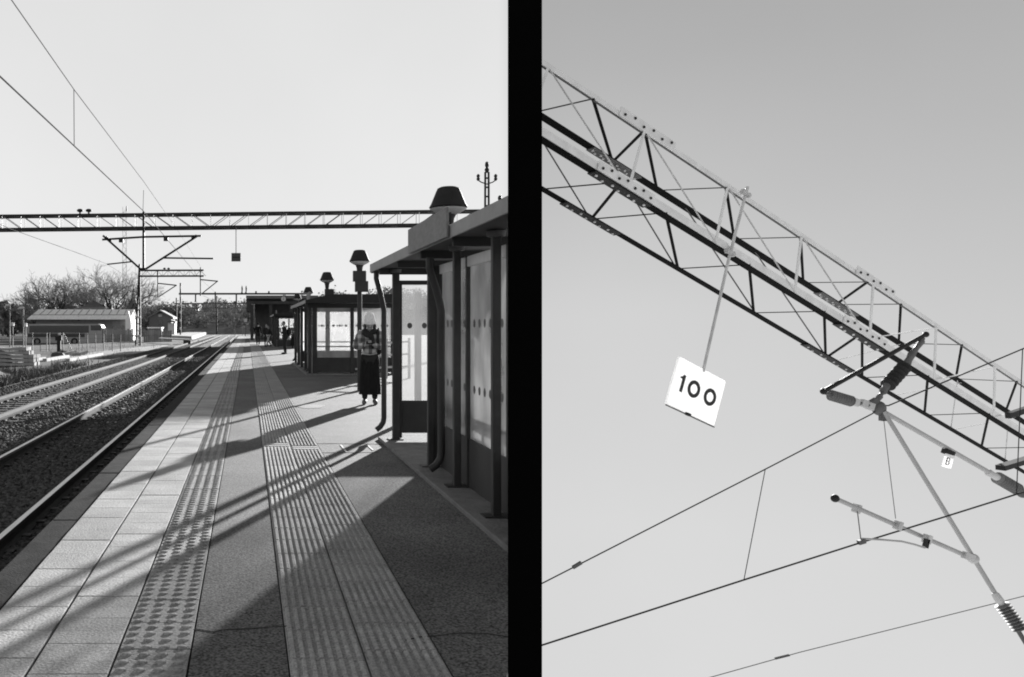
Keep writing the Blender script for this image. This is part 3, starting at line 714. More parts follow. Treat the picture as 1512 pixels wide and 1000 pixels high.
def person(loc, hgt, yaw, label, group=None, stride=0., arms='down', coat=CLOTHD, legs=CLOTHD, coat_len=.52, hat=None, skirt=None, hood=False, lean=0., detail=False, head_down=0.):
    """local frame: faces -Y, units of a 1.75 m figure, scaled"""
    o = thing('person', loc, label, 'person', group); k = hgt/1.75; L = Vector(loc)
    M = Matrix.Translation(L) @ Matrix.Rotation(yaw, 4, 'Z') @ Matrix.Scale(k, 4)
    J = {}
    J['pel'] = V(0, 0, .97); J['spi'] = V(0, -.02*lean, 1.15); J['che'] = V(0, -.06*lean, 1.33); J['nek'] = V(0, -.10*lean, 1.49); J['hed'] = V(0, -.02-.12*lean-.03*head_down, 1.62-.01*head_down)
    for s, n_ in ((-1, 'r'), (1, 'l')):
        J['hip'+n_] = V(.095*s, 0, .92); f = stride*s
        J['kne'+n_] = V(.10*s, -.04-.22*f*.6, .50); J['ank'+n_] = V(.10*s, .02-.38*f, .09+(.05 if f < -.3 else 0)); J['toe'+n_] = V(.115*s, -.14-.38*f, .035+(.0 if f > -.3 else .02))
        J['sho'+n_] = V(.185*s, -.08*lean, 1.42)
        if arms == 'phone':
            J['elb'+n_] = V(.29*s, -.03, 1.15); J['wri'+n_] = V(.09*s, -.25, 1.19); J['han'+n_] = V(.045*s, -.30, 1.22)
        elif arms == 'swing':
            J['elb'+n_] = V(.24*s, .05+.10*f, 1.15); J['wri'+n_] = V(.25*s, -.03+.3*f, .93); J['han'+n_] = V(.25*s, -.06+.35*f, .85)
        elif arms == 'fold':
            J['elb'+n_] = V(.25*s, -.02, 1.14); J['wri'+n_] = V(.06*s, -.20, 1.16); J['han'+n_] = V(-.02*s, -.22, 1.17)
        else:
            J['elb'+n_] = V(.24*s, .03, 1.14); J['wri'+n_] = V(.24*s, -.03, .90); J['han'+n_] = V(.24*s, -.05, .82)
    def sk(names, edges, rad, root):
        idx = {a: i for i, a in enumerate(names)}
        return skin_mesh([J[a] for a in names], [(idx[a], idx[b]) for a, b in edges], [rad[a] for a in names], idx[root])
    rad = dict(pel=(.13, .105), spi=(.125, .095), che=(.15, .105), nek=.05, hed=.06, hipr=.085, hipl=.085, kner=.058, knel=.058, ankr=.04, ankl=.04, toer=.035, toel=.035, shor=.058, shol=.058, elbr=.043, elbl=.043, wrir=.028, wril=.028, hanr=.03, hanl=.03)
    names = list(rad); ed = [('pel', 'spi'), ('spi', 'che'), ('che', 'nek'), ('nek', 'hed')]
    for s in 'rl': ed += [('pel', 'hip'+s), ('hip'+s, 'kne'+s), ('kne'+s, 'ank'+s), ('ank'+s, 'toe'+s), ('che', 'sho'+s), ('sho'+s, 'elb'+s), ('elb'+s, 'wri'+s), ('wri'+s, 'han'+s)]
    vs, fs = sk(names, ed, rad, 'pel'); b = MB(); b.add(vs, fs)
    hc = J['hed']+V(0, -.005, .02); Rh = Matrix.Rotation(.35*head_down, 3, 'X')
    hb = MB(); hb.ball((0, 0, 0), .1, 16, 12, (.78, .95, 1.18)); hb.ball((0, -.1, -.02), .02, 8, 6, (.8, 1.1, 1.5)); 
    for s in (-1, 1): hb.ball((.078*s, .01, 0), .026, 8, 6, (.4, .8, 1.2))
    hb.ball((0, -.075, -.09), .03, 8, 6, (1.2, .7, .7))
    b.add([Rh @ Vector(v)+hc for v in hb.v], hb.f)
    # fingers and thumb, curled
    for s, n_ in ((-1, 'r'), (1, 'l')):
        h = J['han'+n_]; d = (J['han'+n_]-J['wri'+n_]).normalized(); side = V(1, 0, 0) if abs(d.x) < .8 else V(0, 0, 1)
        sv = d.cross(side.cross(d)).normalized() if False else side; up = d.cross(sv).normalized()
        for q in range(4):
            a0 = h+d*.02+sv*(.014*(q-1.5)); ln = (.07, .08, .075, .06)[q]
            b.tube([a0, a0+d*ln*.55, a0+d*ln*.85+up*.022, a0+d*ln*.8+up*.045], [.0095, .0088, .008, .0065], 6)
        t0 = h-d*.01-sv*s*.026; b.tube([t0, t0+d*.03-sv*s*.02, t0+d*.055-sv*s*.012+up*.02], [.011, .0098, .008], 6)
    def put(mb, nm, m, smooth=True, par=o):
        mb.v = [tuple(M @ Vector(v)) for v in mb.v]; return mb.build(nm, m, par, smooth)
    put(b, 'body', SKIN)
    # coat
    cr = dict(pel=(.165, .13), spi=(.155, .125), che=(.185, .14), nk=(.09, .085), shor=(.098 if detail else .085), shol=(.098 if detail else .085), elbr=(.085 if detail else .068), elbl=(.085 if detail else .068), wrir=.055, wril=.055, hem=(.175, .14))
    J['nk'] = (J['nek']+J['che'])/2+V(0, 0, .02); J['hem'] = V(0, 0, 1.42-coat_len)
    nm = list(cr); e2 = [('hem', 'pel'), ('pel', 'spi'), ('spi', 'che'), ('che', 'nk')] if coat_len > .5 else [('pel', 'spi'), ('spi', 'che'), ('che', 'nk')]
    if coat_len <= .5: nm.remove('hem')
    for s in 'rl': e2 += [('che', 'sho'+s), ('sho'+s, 'elb'+s), ('elb'+s, 'wri'+s)]
    vs, fs = sk(nm, e2, cr, 'pel'); b = MB(); b.add(vs, fs); jk = put(b, 'jacket', coat)
    if detail: crumple(jk, .035, .10)
    if skirt:
        z0, w0, w1, m_ = skirt; b = MB(); prof = []; sg = 36; nr = 8
        for i in range(nr+1):
            t = i/nr; z = 1.0+(z0-1.0)*t; rr = w0+(w1-w0)*t**.7
            for q in range(sg):
                a = 2*math.pi*q/sg; f_ = 1+.07*t*math.sin(7*a+.6)+.035*t*math.sin(13*a+2+3*t); b.v.append((rr*f_*math.cos(a), rr*.72*f_*math.sin(a), z))
        for i in range(nr):
            for q in range(sg): q2 = (q+1) % sg; b.f.append((i*sg+q, i*sg+q2, (i+1)*sg+q2, (i+1)*sg+q))
        b.f.append(tuple(range(sg))); skt = put(b, 'skirt', m_)
        if detail: crumple(skt, .03, .16)
    tr = dict(pel=(.145, .115), hipr=.1, hipl=.1, kner=.075, knel=.075, ankr=.06, ankl=.06); e3 = []
    for s in 'rl': e3 += [('pel', 'hip'+s), ('hip'+s, 'kne'+s), ('kne'+s, 'ank'+s)]
    vs, fs = sk(list(tr), e3, tr, 'pel'); b = MB(); b.add(vs, fs); put(b, 'trousers' if not skirt else 'leggings', legs)
    for s in 'rl':
        b = MB(); a, t = J['ank'+s], J['toe'+s]
        b.tube([a+V(0, .05, -.035), a+V(0, 0, -.03), (a+t)/2+V(0, 0, -.01), t+V(0, 0, .005), t+V(0, -.05, 0)], [.035, .048, .05, .045, .02], 10)
        b.v = [(v[0], v[1], max(v[2], (.0 if (a.z < .1) else .04))) for v in b.v]; put(b, 'shoe', SHOE if detail else CLOTHD)
    if hat:
        b = MB(); hb = MB(); hb.lathe(V(0, .01, .01), V(0, .06, .3), [(0, .104), (.03, .112), (.06, .106), (.11, .100), (.16, .078), (.20, .05), (.225, .025), (.235, .0)], 20)
        b.add([Rh @ Vector(v)+hc for v in hb.v], hb.f); bn = put(b, 'beanie', hat)
        if detail: crumple(bn, .03, .07)
        b = MB(); hb = MB(); hb.lathe(V(0, .01, -.0), V(0, .02, .06), [(0, .113), (.005, .119), (.045, .119), (.05, .113)], 20); b.add([Rh @ Vector(v)+hc for v in hb.v], hb.f); put(b, 'beanie_brim', hat)
        b = MB(); hb = MB()
        for s in (-1, 1): hb.tube([V(.07*s, .02, .02), V(.088*s, .01, -.06), V(.10*s, -.03, -.15), V(.10*s, -.07, -.24)], [.03, .035, .03, .012], 8)
        b.add([Rh @ Vector(v)+hc for v in hb.v], hb.f); put(b, 'hair', HAIR)
    else:
        b = MB(); hb = MB(); hb.ball((0, .022, .03), .105, 14, 10, (.82, .92, 1.02)); b.add([Rh @ Vector(v)+hc for v in hb.v], hb.f); put(b, 'hair' if not hood else 'hood', HAIR if not hood else coat)
    return o, M, J, put

wz = -.003
wo_, WM, WJ, wput = person((X(546, 16.2), 16.2, wz), 1.66, math.radians(-8), 'woman in a pale beanie, plaid jacket and long black skirt looking down at a phone', arms='phone', coat=PLAID, legs=CLOTHD, coat_len=.5, hat=KNIT, skirt=(.20, .175, .212, CLOTHB), detail=True, head_down=1.2)
b = MB(); b.tube([V(-.11, -.10, 1.44), V(-.05, -.17, 1.40), V(.04, -.17, 1.36), V(.06, -.16, 1.24), V(.055, -.16, 1.12)], [.05, .06, .055, .045, .02], 10)
b.tube([V(-.12, .02, 1.47), V(-.09, -.11, 1.46), V(0, -.155, 1.43), V(.10, -.10, 1.47), V(.12, .03, 1.48), V(0, .10, 1.48), V(-.12, .02, 1.47)], .05, 10)
wput(b, 'scarf', CLOTHD)
ph = thing('phone', tuple(WM @ V(0, -.34, 1.25)), 'small phone held in both hands by the woman in the beanie', 'phone')
b = MB(); b.obox(V(0, -.335, 1.245), V(.075, 0, 0), V(0, .03, .022), V(0, -.004, .006)); wput(b, 'case', CLOTHD, False, ph)
b = MB(); b.obox(V(0, -.330, 1.252), V(.068, 0, 0), V(0, .026, .019), V(0, -.001, .0015)); wput(b, 'screen', WINDOW, False, ph)
bg_ = thing('backpack', tuple(WM @ V(.1, .2, 1.1)), 'dark backpack worn by the woman in the beanie', 'backpack')
b = MB(); b.ball((.10, .23, 1.20), .2, 14, 10, (.95, .6, 1.25)); wput(b, 'bag', CLOTHD, True, bg_)
b = MB(); b.tube([V(.15, .13, 1.46), V(.17, -.02, 1.52), V(.16, -.14, 1.42), V(.17, -.14, 1.2), V(.2, .05, 1.02)], .022, 8); wput(b, 'strap', CLOTHD, True, bg_)

def fp(px, feet, hgt, yaw, label, **kw):
    d = F*H/(feet-CY); return person((X(px, d), d, wz), hgt, math.radians(yaw), label, 'people waiting far along the platform', **kw)
o_, M_, J_, put_ = fp(421, 523, 1.72, -80, 'man in dark clothes with a backpack, standing in profile before the far shelter', arms='fold', coat=CLOTHD, legs=CLOTHD, lean=.6)
bp_ = thing('backpack', tuple(M_ @ V(0, .2, 1.1)), 'dark backpack on the man standing in profile', 'backpack')
b = MB(); b.ball((0, .22, 1.2), .19, 12, 9, (.85, .7, 1.3)); put_(b, 'bag', CLOTHD, True, bp_)
b = MB()
for s in (-1, 1): b.tube([V(.12*s, .12, 1.45), V(.13*s, -.02, 1.53), V(.13*s, -.16, 1.40), V(.15*s, -.02, 1.1)], .02, 6)
put_(b, 'strap', CLOTHD, True, bp_)
fp(381, 509, 1.72, 175, 'person in a long black coat walking away near the far canopy column', arms='down', coat=CLOTHB, coat_len=.75, stride=.3, hood=True)
fp(393, 510, 1.62, 20, 'person in a dark coat, right of the one in the long black coat', arms='down', coat=CLOTHD, coat_len=.62)
fp(396.5, 512, 1.5, -60, 'person in pale grey trousers walking', arms='swing', coat=CLOTHD, legs=CLOTHL, stride=.7)
fp(410, 511, 1.62, 30, 'stooped person in a dark jacket left of the man with the backpack', arms='fold', coat=CLOTHD, lean=1.)
fp(434, 515, 1.66, 0, 'person in a pale jacket and dark skirt standing by the middle shelter corner', arms='fold', coat=CLOTHM, skirt=(.25, .17, .24, CLOTHB))
fp(372.5, 501, 1.6, 10, 'small dark figure farthest away beside the canopy column', arms='down', coat=CLOTHD)

# ------------------------------------------------------------------ left overhead line structures
def truss_flat(root, x0, x1, y, zt0, zt1, hh, dep, step, cw=.2, individual=True):
    def zt(x): return zt0+(zt1-zt0)*(x-x0)/(x1-x0)
    for dy in (0, dep):
        for dz in (0, -hh):
            b = MB(); b.bar(V(x0, y+dy, zt(x0)+dz), V(x1, y+dy, zt(x1)+dz), .05, cw if dz else cw*.85)
            b.build('chord', DSTEEL, root)
    n = int((x1-x0)/step); mid = x0+(x1-x0)*.47; lat = MB()
    for i in range(n+1):
        x = x0+step*i
        for dy in (0, dep):
            z = zt(x); p = V(x, y+dy, z); q = V(x, y+dy, z-hh); segs = [(p, q)]
            if i < n:
                xr = x+step
                if x < mid: segs.append((p, V(xr, y+dy, zt(xr)-hh)))
                else: segs.append((q, V(xr, y+dy, zt(xr))))
            for j, (a, c_) in enumerate(segs):
                t = .03 if j == 0 else .04
                if individual and dy == 0: MB().bar(a, c_, t, t).build('brace', STEELP if j == 0 else MSTEEL, root)
                else: lat.bar(a, c_, t*.8, t*.8)
        if i < n: lat.bar(V(x, y, zt(x)), V(x+step, y+dep, zt(x+step)), .04); lat.bar(V(x, y, zt(x)-hh), V(x+step, y+dep, zt(x+step)-hh), .04)
    lt = lat.build('lattice', MSTEEL, root); return zt
D1 = 50
g1 = thing('gantry', (X(340, D1), D1, 8), 'long dark lattice gantry crossing the sky above the platform and tracks', 'gantry')
zt1 = truss_flat(g1, -19, 15.2, D1, 7.95, 8.32, .80, .9, 1.12, .15)
for px in (118, 131):
    p = at(px, 311, D1); b = MB(); b.ball((p.x, p.y, p.z), .17, 12, 8, (1.1, .8, .62)); b.tube([p, p-V(0, 0, .25)], .05); b.build('insulator_cap', DSTEEL, g1, True)
# mast at right end of the gantry
mr = thing('mast', (X(722, D1), D1, 0), 'slim lattice mast with insulator horns rising behind the near shelter roof', 'mast')
xm = X(722.5, D1); b = MB()
for s in (-1, 1): b.bar(V(xm+.14*s, D1+.5, 0), V(xm+.10*s, D1+.5, Z(252, D1)), .10, .10)
b.build('leg', DSTEEL, mr); b = MB(); z = 7.0
while z < Z(253, D1): b.bar(V(xm-.12, D1+.5, z), V(xm+.12, D1+.5, z), .06, .10); z += .55
b.build('rung', DSTEEL, mr)
b = MB(); b.lathe(V(xm, D1+.5, Z(253, D1)), V(xm, D1+.5, Z(236, D1)), [(0, .09), (.2, .14), (.3, .07), (.45, .12), (.62, .09), (.68, 0)], 12); b.build('insulator', DSTEEL, mr, True)
for s in (-1, 1):
    b = MB(); b.tube([V(xm, D1+.5, Z(270, D1)), V(xm+s*.35, D1+.5, Z(267, D1)), V(xm+s*.52, D1+.5, Z(264, D1))], .035, 6); hn = b.build('arm', DSTEEL, mr)
    b = MB(); b.lathe(V(xm+s*.52, D1+.5, Z(265, D1)), V(xm+s*.52, D1+.5, Z(255, D1)), [(0, .05), (.1, .11), (.2, .07), (.3, .11), (.4, .04)], 10); b.build('insulator', DSTEEL, hn, True)
fn = at(738, 293, D1); b = MB(); b.ball((fn.x, fn.y, fn.z), .15, 8, 6, (.8, .8, 1.2)); b.tube([fn, fn-V(0, 0, .7)], .08); b.build('finial', DSTEEL, mr)

def drop(root_name, d, px, py0, py1, label, arms, group=None, w=.13):
    o = thing(root_name, tuple(at(px, py0, d)), label, 'bracket', group)
    b = MB(); b.bar(at(px, py0, d), at(px, py1, d), w, w); b.build('drop_post', DSTEEL, o)
    for (ax, ay, bx, by, r) in arms:
        b = MB(); b.tube([at(ax, ay, d), at(bx, by, d)], r, 8); b.build('arm_tube', DSTEEL, o, True)
    return o
dp = drop('catenary_bracket', D1-.3, 212, 313, 398.5, 'large V shaped catenary bracket on a post hanging below the gantry', [(151, 354, 212, 350, .06), (212, 350, 297, 348.5, .06), (152, 348, 207, 397, .06), (291, 349, 215, 397.5, .06), (241, 381, 315, 382, .05), (158, 390.5, 195, 386.5, .04), (207, 397.5, 216, 397.5, .07)])
for px, py in ((179, 355), (245, 353)):
    p = at(px, py, D1-.3); b = MB(); b.box(p.x-.13, p.x+.13, p.y-.1, p.y+.1, p.z-.12, p.z+.12); b.build('tag_plate', DSTEEL, dp)
for px, py, qx, qy in ((156, 350, 164, 357), (283, 353, 291, 348)):
    b = MB(); p, q = at(px, py, D1-.3), at(qx, qy, D1-.3); L = (q-p).length; b.lathe(p, q, [(i*L/8, .11 if i % 2 else .06) for i in range(9)], 10); b.build('insulator', DSTEEL, dp, True)
hs = thing('speed_sign', tuple(at(348.5, 380, D1)), 'small square dark sign hanging on a rod below the gantry, seen from behind', 'sign')
p = at(348.5, 380, D1-.2); b = MB(); b.box(p.x-.27, p.x+.27, p.y-.02, p.y+.02, p.z-.25, p.z+.25); b.build('plate', mat('sign_back', .05, .6, .15, 3), hs, bevel=.008)
b = MB(); b.box(p.x-.27, p.x+.27, p.y-.045, p.y-.021, p.z-.02, p.z+.02); b.build('stiffener', DSTEEL, hs)
b = MB(); b.tube([p+V(0, -.03, .2), at(348.5, 336, D1-.2)+V(0, -.03, 0)], .022, 8); b.build('rod', MSTEEL, hs)

# second gantry with its mast
D2 = 100
g2 = thing('gantry', (X(255, D2), D2, 8), 'smaller dark gantry on a mast, behind the V shaped bracket', 'gantry')
for py in (399.5, 408):
    b = MB(); b.bar(at(206, py, D2), at(301, py-.3, D2), .12, .2); b.build('chord', DSTEEL, g2)
b = MB()
for i in range(12):
    x = 208+i*8; b.bar(at(x, 399.5, D2), at(x, 408, D2), .05); b.bar(at(x, 399.5 if i % 2 else 408, D2), at(x+8, 408 if i % 2 else 399.5, D2), .05)
b.build('lattice', MSTEEL, g2)
b = MB(); gb = Z(0, 1)
for (ax, ay, bx, by) in ((206, 390, 207.2, 509), (206, 390, 200.5, 509)):
    p, q = at(ax, ay, D2), at(bx, by, D2); q.z = GZ; b.bar(p, q, .20, .2)
for i in range(9):
    z = GZ+.8*i; t = i/9; b.bar(V(X(206.5+.0*t, D2), D2, z), V(X(200.5+5*t*.8, D2), D2, z+.4), .07)
b.build('mast_legs', DSTEEL, g2)
b = MB()
for i in range(5):
    p = at(206.7, 440+i*14, D2); b.box(p.x-.1, p.x+.1, p.y-.22, p.y-.13, p.z-.12, p.z+.12)
b.build('white_marks', PALEP, g2)
for px in (243, 249):
    p = at(px, 396.7, D2); b = MB(); b.ball((p.x, p.y, p.z), .18, 10, 7, (1, .8, .6)); b.build('insulator_cap', DSTEEL, g2, True)
drop('catenary_bracket', D2-.3, 233, 399, 439.5, 'thin bracket hanging from the left of the smaller gantry', [(233, 418.5, 261, 421.5, .07), (233.5, 439, 261, 421, .06)], 'brackets of the farther gantries')
drop('catenary_bracket', D2-.3, 296, 395, 437, 'thin bracket hanging from the right end of the smaller gantry', [(296, 413, 322, 415.5, .07), (299, 433, 321, 415.5, .06)], 'brackets of the farther gantries')
D3 = 165
g3 = thing('gantry', (X(350, D3), D3, 8), 'thin distant gantry beam running behind the far canopy', 'gantry')
b = MB(); b.bar(at(264, 434, D3), at(452, 434, D3), .25, .35); b.build('beam', DSTEEL, g3)
b = MB(); p = at(266.5, 418, D3); q = V(p.x, p.y, GZ); b.bar(p, q, .3, .3); b.build('mast_leg', DSTEEL, g3)
for i in range(6):
    p_ = at(266.5, 425+i*12, D3); b = MB(); b.box(p_.x-.16, p_.x+.16, p_.y-.3, p_.y-.2, p_.z-.25, p_.z+.25); b.build('white_mark', PALEP, g3)
for px, a, c_ in ((289, 434, 446), (318, 431, 448), (349, 434, 447), (397, 430, 434), (378, 430, 434)):
    b = MB(); b.bar(at(px, a, D3), at(px, c_, D3), .3, .3); b.build('drop_post', DSTEEL, g3)
for px, a in ((357.5, 421), (363.5, 423)):
    b = MB(); b.lathe(at(px, 434, D3), at(px, a, D3), [(0, .3), (.5, .12), (1.2, .15), (1.6, .05)], 8); b.build('finial', DSTEEL, g3)
D4 = 230
g4 = thing('gantry', (X(310, D4), D4, 6), 'faintest and farthest gantry, low over the wooded hill', 'gantry')
b = MB(); b.bar(at(258, 448.5, D4), at(372, 448, D4), .2, .35); b.bar(at(268, 455, D4), at(365, 455, D4), .15, .2); b.build('beam', MSTEEL, g4)
for px in (260.5, 320): 
    p = at(px, 437 if px > 300 else 440, D4); b = MB(); b.bar(p, V(p.x, p.y, GZ), .35, .35); b.build('mast_leg', DSTEEL, g4)
for px in (291, 318, 333, 348):
    b = MB(); b.bar(at(px, 448, D4), at(px, 456, D4), .25, .25); b.build('drop_post', DSTEEL, g4)

# wires over the tracks
def wire(name, pts, r, m, label, droppers=(), group='overhead wires above the tracks'):
    o = MB().tube(pts, r, 6).build(name, m, None, True); tag(o, label, 'wire', group)
    for p, q in droppers: MB().tube([p, q], r*.6, 5).build('dropper', m, o, True)
    return o
def Wp(px, py, X_): d = X_*F/(px-CX); return at(px, py, d)
cw_ = [Wp(-40, 78, -3.3), Wp(0, 113, -3.3), Wp(110, 216, -3.3), Wp(212, 312, -3.25)]
wire('contact_wire', cw_+[at(296, 412, 100), at(320, 434, 160)], .012, WIREM, 'thicker overhead contact wire falling from the left edge to the gantry', [(Wp(109, 132, -3.3), Wp(109.5, 216, -3.3))])
wire('messenger_wire', [Wp(-10, -35, -3.3), Wp(17, 0, -3.3), Wp(109, 132, -3.3), Wp(212, 268, -3.25), at(262, 340, 70), at(297, 395, 100)], .008, WIREL, 'thin upper overhead wire from the top left corner to the gantry')
wire('contact_wire', [Wp(-60, 305, -7.6), Wp(15, 338, -7.6), Wp(110, 372, -7.6), at(158, 390, 50), at(212, 425, 100)], .010, WIREL, 'faint overhead wire above the second track, left below the gantry')
wire('feeder_wire', [V(X(212, 50), 50, 9.5), V(X(211, 50), 50, 8.2)], .015, WIREL, 'short faint wire rising from the gantry above the V shaped bracket')
wire('contact_wire', [at(300, 470-33, 100), at(345, 480-25, 230)], .02, WIREM, 'short distant wire between the farther gantries')

# far lattice tower
lt = thing('lattice_tower', (X(184, 420), 420, 0), 'pale thin lattice radio tower far behind the gantry', 'tower')
b = MB(); zb, ztp = GZ, Z(306, 420); xc = X(184, 420)
for sx in (-1, 1):
    for sy in (-1, 1): b.bar(V(xc+sx*1.05, 420+sy*1.05, zb), V(xc+sx*.8, 420+sy*.8, ztp), .14)
b.build('leg', GREYP, lt); b = MB(); z = zb; k = 0
while z < ztp-2:
    for sy in (-1, 1):
        s = 1 if k % 2 else -1; b.bar(V(xc-s*.95, 420+sy*.9, z), V(xc+s*.95, 420+sy*.9, z+2), .09)
    z += 2; k += 1
b.build('lattice', GREYP, lt)
b = MB(); b.bar(V(xc+1, 420, ztp-2), V(xc+1, 420, ztp+.5), .35); b.build('antenna', DSTEEL, lt)

# ------------------------------------------------------------------ yard: sleepers stack, poles, fence, bus, buildings
sd0 = 50.0
def beam_stack():
    rows = [(508.3, 4, 39), (513.5, 4, 43), (518.7, 5, 51), (524.2, 5, 51), (529.8, 5, 51)]
    ex = (51-17)/F*sd0
    n_ = 0
    words = ['top', 'second', 'third', 'fourth', 'lowest']
    for r_, (py, k_, xr) in enumerate(rows):
        zc = GZ+.11+.225*(4-r_); pxr = X(xr, sd0)
        for i in range(k_):
            o = thing('concrete_sleeper', (pxr-1.3, sd0+.3*i, zc), ('concrete sleeper in the %s layer of the stack at the left edge' % words[r_]), 'sleeper', 'concrete sleepers in the %s layer' % words[r_])
            yy = sd0+i*.30; x0 = pxr-2.5+random.uniform(-.05, .05)
            # waisted concrete sleeper with raised rail seats, lying along x
            prof = [(0, .22), (.35, .22), (.75, .20), (1.0, .16), (1.5, .16), (1.75, .2), (2.15, .22), (2.5, .22)]
            b = MB(); v0 = 0
            for t, hh in prof:
                b.v += [(x0+t, yy-.13, zc-.10), (x0+t, yy+.13, zc-.10), (x0+t, yy+.10, zc-.10+hh*.92), (x0+t, yy-.10, zc-.10+hh*.92)]
            for a in range(len(prof)-1):
                for q in range(4): q2 = (q+1) % 4; b.f.append((a*4+q, a*4+q2, (a+1)*4+q2, (a+1)*4+q))
            b.f += [(0, 1, 2, 3), tuple((len(prof)-1)*4+q for q in (3, 2, 1, 0))]
            b.build('beam', CONC, o, bevel=.01)
            b = MB()
            for t in (.5, 2.0):
                for s in (-1, 1): b.box(x0+t+s*.1-.03, x0+t+s*.1+.03, yy-.04, yy+.04, zc+.085, zc+.13)
            b.build('fastening', DSTEEL, o)
beam_stack()
def spar(px, py, d, qx, qy, d2, w, label, m=None, grp=None):
    p, q = at(px, py, d), at(qx, qy, d2); p.z = q.z = GZ+w*.5
    b = MB(); b.bar(p, q, w*1.4, w); o = b.build('timber_beam', m or CONCL, None, bevel=.01); return tag(o, label, 'timber', grp)
spar(24, 535, 54, 66, 527, 60, .16, 'pale beam lying on the ground right of the sleeper stack, nearest one')
spar(66, 532.5, 56, 100, 528, 63, .2, 'pale beam lying on the ground left of the dark gap in the strips')
spar(100, 533, 56, 150, 524.5, 68, .2, 'long pale beam lying on the ground nearest the second track')
# debris heap
for i, (px, py, s) in enumerate(((86, 527, .42), (92, 524, .35))):
    d = F*(H-GZ)/(py-CY); p = at(px, py, d); b = MB(); b.ball((p.x, d, GZ+.1), s, 10, 7, (1.3, 1, .7))
    b.v = [(v[0]+random.uniform(-.06, .06), v[1], v[2]+random.uniform(-.05, .05)) for v in b.v]
    tag(b.build('rubble_heap', DARKP), ['larger dark lump of debris on the pale strip', 'smaller dark lump of debris behind the larger one'][i], 'debris')
r_ = random.Random(5)
for i in range(9):
    px = 98+i*3.4; py = 524+r_.uniform(-1.5, 2); d = F*(H-GZ)/(py-CY); p = at(px, py, d); b = MB(); b.obox(V(p.x, d, GZ+.12), V(.26, .05, .04), V(-.05, .2, .0), V(.02, 0, .12+.05*r_.random()))
    tag(b.build('concrete_chunk', CONCL, bevel=.03), 'pale broken concrete chunk in the heap right of the dark lumps', 'rubble', 'pale broken concrete chunks')

def yard_lamp(px, top, foot, d, label, box=None):
    o = thing('lamp_post', (X(px, d), d, GZ), label, 'lamp post', 'thin yard lamp posts'); x = X(px, d)
    b = MB(); b.tube([V(x, d, GZ), V(x, d, Z(top, d)), V(x-.08, d, Z(top, d)+.12)], .055, 8); b.build('pole', GREYP, o, True)
    b = MB(); b.ball((x-.15, d, Z(top, d)+.12), .2, 10, 7, (1.3, .7, .6)); b.build('lamp_head', PALEP, o, True)
    return o
yard_lamp(14.5, 453, 505, 75, 'left yard lamp post with a pale head, beside the sleeper stack')
yard_lamp(34.5, 457, 505, 72, 'right yard lamp post with a pale head, in front of the bus')
for i, (px, py) in enumerate(((19, 479), (38, 480))):
    o = thing('letter_box', (X(px, 73), 73, GZ), ['pale box on a post left of the yard lamp', 'pale rounded box on a post at the left end of the bus roof'][i], 'box')
    b = MB(); b.box(X(px, 73)-.03, X(px, 73)+.03, 72.97, 73.03, GZ, Z(py+4, 73)); b.build('post', GREYP, o)
    b = MB(); b.box(X(px-1.8, 73), X(px+1.8, 73), 72.9, 73.15, Z(py+3, 73), Z(py-3, 73)); b.build('box', WHITEP, o, bevel=.05)
# track-side post with pale head
ps = thing('signal_post', (X(87, 72), 72, GZ), 'stout dark post with a small pale cap in front of the bus', 'post'); x = X(87, 72)
b = MB(); b.box(x-.16, x+.16, 71.9, 72.1, GZ, Z(500, 72)); b.box(x-.3, x+.25, 71.88, 72.12, Z(503, 72), Z(496, 72)); b.build('shaft', DSTEEL, ps, bevel=.03)
b = MB(); b.ball((x+.05, 71.9, Z(493.5, 72)), .12, 10, 7); b.build('cap', PALEP, ps, True)
# wire-mesh fence
fc = thing('fence', (X(100, 78), 78, GZ), 'thin post and wire fence in front of the bus', 'fence')
for px in (48, 69, 73, 93, 117, 129, 141, 153, 166, 178):
    b = MB(); x = X(px, 78); b.box(x-.035, x+.035, 77.97, 78.03, GZ, Z(490+px*.02, 78)); b.build('post', DSTEEL if px % 3 else MSTEEL, fc)
b = MB()
for py in (494, 500, 507): b.tube([at(45, py, 78), at(185, py, 78)], .012, 5)
b.build('wire', MSTEEL, fc)
b = MB(); b.bar(V(X(94, 78), 78, Z(492, 78)), V(X(108, 78), 78, GZ), .035); b.build('brace', MSTEEL, fc)

# bus
DB = 115; bus = thing('bus', (X(95, DB), DB, GZ), 'grey bus with a band of dark windows parked behind the fence', 'bus')
x0, x1 = X(40, DB), X(151.5, DB); zb = Z(508, DB); zt = Z(478.5, DB)
b = MB(); pr = [(x0, zb), (x1-.15, zb), (x1, zb+.4), (x1-.05, zt-.5), (x1-.25, zt-.12), (x1-.6, zt), (x0+.2, zt), (x0, zt-.2)]
b.slab([V(x, DB, z) for x, z in pr], V(0, 2.5, 0)); bo = b.build('body', mat('bus_paint', .34, .5, .15, .6), bus, bevel=.05)
b = MB(); b.box(x0+.3, X(131, DB), DB-.02, DB+.02, Z(491.5, DB), Z(481, DB)); b.build('window', WINDOW, bus)
b = MB(); b.box(X(134, DB), X(149, DB), DB-.02, DB+.02, Z(488, DB), Z(480.5, DB)); b.build('window', WINDOW, bus)
b = MB(); b.box(x0+.1, X(125, DB), DB-.025, DB, Z(498, DB), Z(492.5, DB)); b.build('dark_stripe', DARKP, bus)
for px in (55, 110):
    c = V(X(px, DB), DB-.03, zb+.35); b = MB(); b.lathe(c, c+V(0, .3, 0), [(0, .48), (.3, .48)], 20); wh = b.build('wheel', CLOTHB, bus)
    b = MB(); b.lathe(c+V(0, -.02, 0), c, [(0, .25), (.02, .25)], 16); b.build('rim', GREYP, wh)
